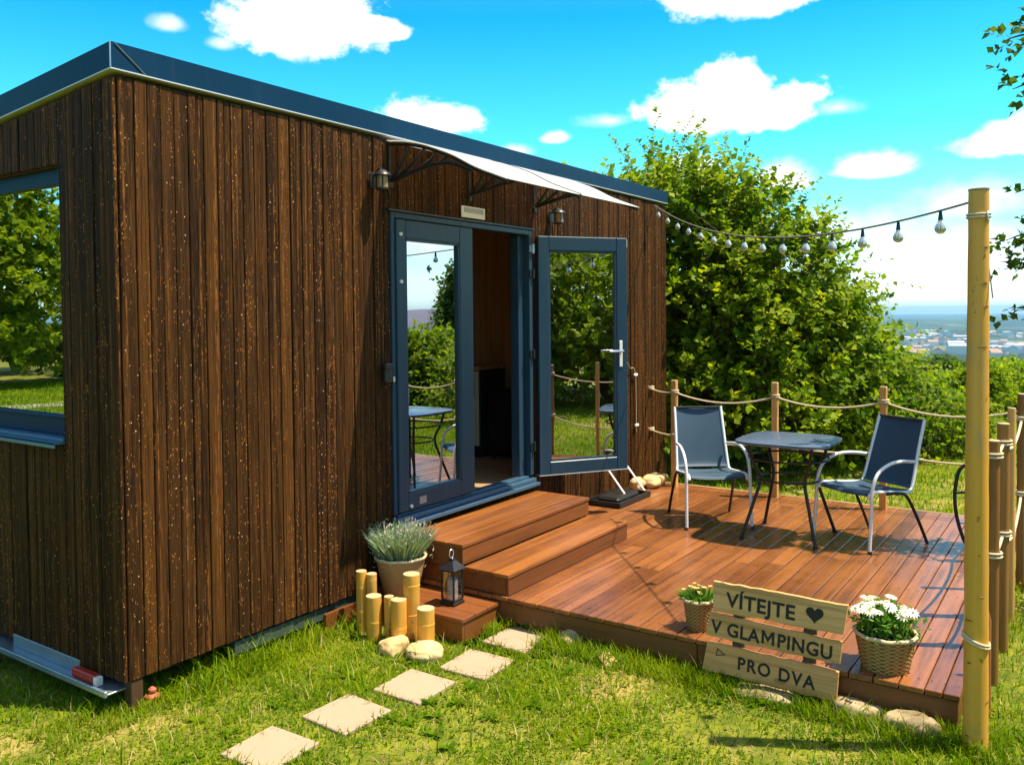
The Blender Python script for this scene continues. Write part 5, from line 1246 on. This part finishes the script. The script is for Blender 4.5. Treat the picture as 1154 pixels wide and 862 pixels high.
# ---------------------------------------------------------------- grass
def blades(name, xr, yr, n, hl, wd, mt, seed, excl, label, lean=.6, dens=None):
    g = np.random.default_rng(seed); X = g.uniform(*xr, n); Y = g.uniform(*yr, n)
    keep = np.ones(n, bool)
    for (x0, x1, y0, y1) in excl: keep &= ~((X > x0) & (X < x1) & (Y > y0) & (Y < y1))
    pn = np.sin(X * 3.1 + 1.3 * np.sin(Y * 2.3)) * np.cos(Y * 2.7 + np.sin(X * 1.9)) + .5 * np.sin(X * 7.3 + Y * 5.1) * np.cos(Y * 6.9 - X * 2)
    if dens: keep &= g.random(n) < np.clip(.65 + dens * pn, .12, 1)
    X = X[keep]; Y = Y[keep]; pn = pn[keep]; n = len(X); Z = hgt(X, Y) - .004
    a = g.uniform(0, 2 * np.pi, n); ln = hl * g.uniform(.35, 1.3, n) * (1 + .18 * pn); le = lean * g.uniform(.1, 1.3, n)
    d = np.stack([np.cos(a) * np.sin(le), np.sin(a) * np.sin(le), np.cos(le)], 1); sd_ = np.stack([-np.sin(a + g.normal(0, .5, n)), np.cos(a), np.zeros(n)], 1) * (wd * g.uniform(.6, 1.3, n))[:, None]
    P = np.stack([X, Y, Z], 1); mid = P + d * (ln * .55)[:, None]; d2 = unit(d + np.stack([np.cos(a), np.sin(a), -.4 * np.ones(n)], 1) * .6)
    tip = mid + d2 * (ln * .5)[:, None]
    V_ = np.stack([P + sd_, P - sd_, mid - sd_ * .8, mid + sd_ * .8, tip], 1).reshape(-1, 3); o_ = np.arange(n)[:, None] * 5
    F_ = np.concatenate([np.hstack([o_, o_ + 1, o_ + 2]), np.hstack([o_, o_ + 2, o_ + 3]), np.hstack([o_ + 3, o_ + 2, o_ + 4])])
    rn = np.clip(g.normal(.42, .2, n) + .18 * pn, 0, 1)
    o = np_mesh(name, V_, F_, np.tile(rn, 3), M[mt]); tag(o, label, 'grass', kind='stuff'); return o
EXS = [(x - .132, x + .132, y - .132, y + .132) for (x, y), _ in SLB]
EX = [(-.0, 6.2, .12, 2.5), (1.93, 5.6, -3.30, 0), (1.55, 1.92, -.82, 0)] + EXS
blades('grass', (-1.6, 2.1), (-3.6, 2.4), 175000, .045, .0026, 'grass', 1, EX, 'green lawn grass in front of the house and deck', .75, .55)
blades('grass', (-.4, 1.93), (-.15, .16), 4500, .075, .003, 'grass', 2, EX, 'longer grass along the foot of the cabin wall', .5)
blades('grass', (1.70, 1.95), (-3.5, -.85), 7000, .085, .0026, 'grass', 6, EX, 'longer grass along the foot of the deck rim', .55)
blades('clover', (-1.6, 2.1), (-3.6, 1.4), 45000, .032, .0065, 'grass', 3, EX, 'low broad-leaved clover between the grass blades', 1.2, .35)
blades('dry_straw', (-1.6, 2.1), (-3.6, 1.2), 15000, .075, .0020, 'straw', 4, EX, 'dry straw lying in the lawn', 1.45, -.4)
blades('grass', (1.6, 9.5), (-6.2, -3.33), 70000, .075, .0028, 'grass', 5, EX, 'green lawn grass right of the deck', .7, .3)
blades('grass', (5.63, 20), (-7, 3.0), 150000, .085, .0055, 'grass', 7, EX, 'green lawn grass beyond the deck', .7, .3)
blades('grass', (-15, -1.6), (-3, 25), 150000, .09, .011, 'grass', 8, EX, 'lawn grass west of the house', .7)
blades('grass', (-3, 12), (-12, -3.6), 60000, .09, .006, 'grass', 10, EX, 'lawn grass south of the deck', .7)
blades('dry_straw', (1.6, 8), (-5.5, -3.33), 5000, .08, .0022, 'straw', 9, EX, 'dry straw right of the deck', 1.45)

g = np.random.default_rng(88); cs = [(a, b) for a, b in zip(g.uniform(-1.3, 1.9, 130), g.uniform(-3.4, 0.0, 130)) if not (a > 1.5 and b > -.9) and all(abs(a - p[0]) > .17 or abs(b - p[1]) > .17 for p, _ in SLB)]
Ps, Ds = [], []
for a, b in cs:
    for q in range(11): th_ = q * .571 * math.pi / .9 + a; Ps.append((a, b, float(hgt(a, b)) + .004)); Ds.append((math.cos(th_), math.sin(th_), g.uniform(.12, .55)))
Ps = np.array(Ps); Ds = unit(np.array(Ds)); Ln = g.uniform(.03, .075, len(Ps)); V_, F_ = leaf_arrays(Ps, Ds, np.tile([0, 0, 1.0], (len(Ps), 1)), Ln, Ln * .2)
tag(np_mesh('weeds', V_, F_, np.tile(g.random(len(Ps)) * .6, 4), M['grass']), 'flat rosettes of weeds scattered in the lawn', 'weeds', kind='stuff')

blades('grass', (-1.4, 2.0), (-3.5, .1), 2600, .13, .003, 'grass', 44, EX, 'longer loose blades standing out of the lawn', .9, .5)
blades('grass', (.3, 1.9), (-.22, .10), 900, .15, .0032, 'grass', 45, EX, 'tall tufts along the foot of the cabin wall', .6)

# ---------------------------------------------------------------- haze
mm = bpy.data.materials.new('haze air'); mm.use_nodes = True; tr = mm.node_tree; tr.nodes.clear()
pv = tr.nodes.new('ShaderNodeVolumePrincipled'); pv.inputs['Color'].default_value = (.36, .68, 1, 1); pv.inputs['Density'].default_value = 9.0e-5; pv.inputs['Anisotropy'].default_value = .2
ou = tr.nodes.new('ShaderNodeOutputMaterial'); tr.links.new(pv.outputs[0], ou.inputs['Volume'])
mb = MB(); mb.box((-21500, -21500, -125), (21500, 21500, 60)); hzb = mb.build('haze', mm); tag(hzb, kind='stuff')
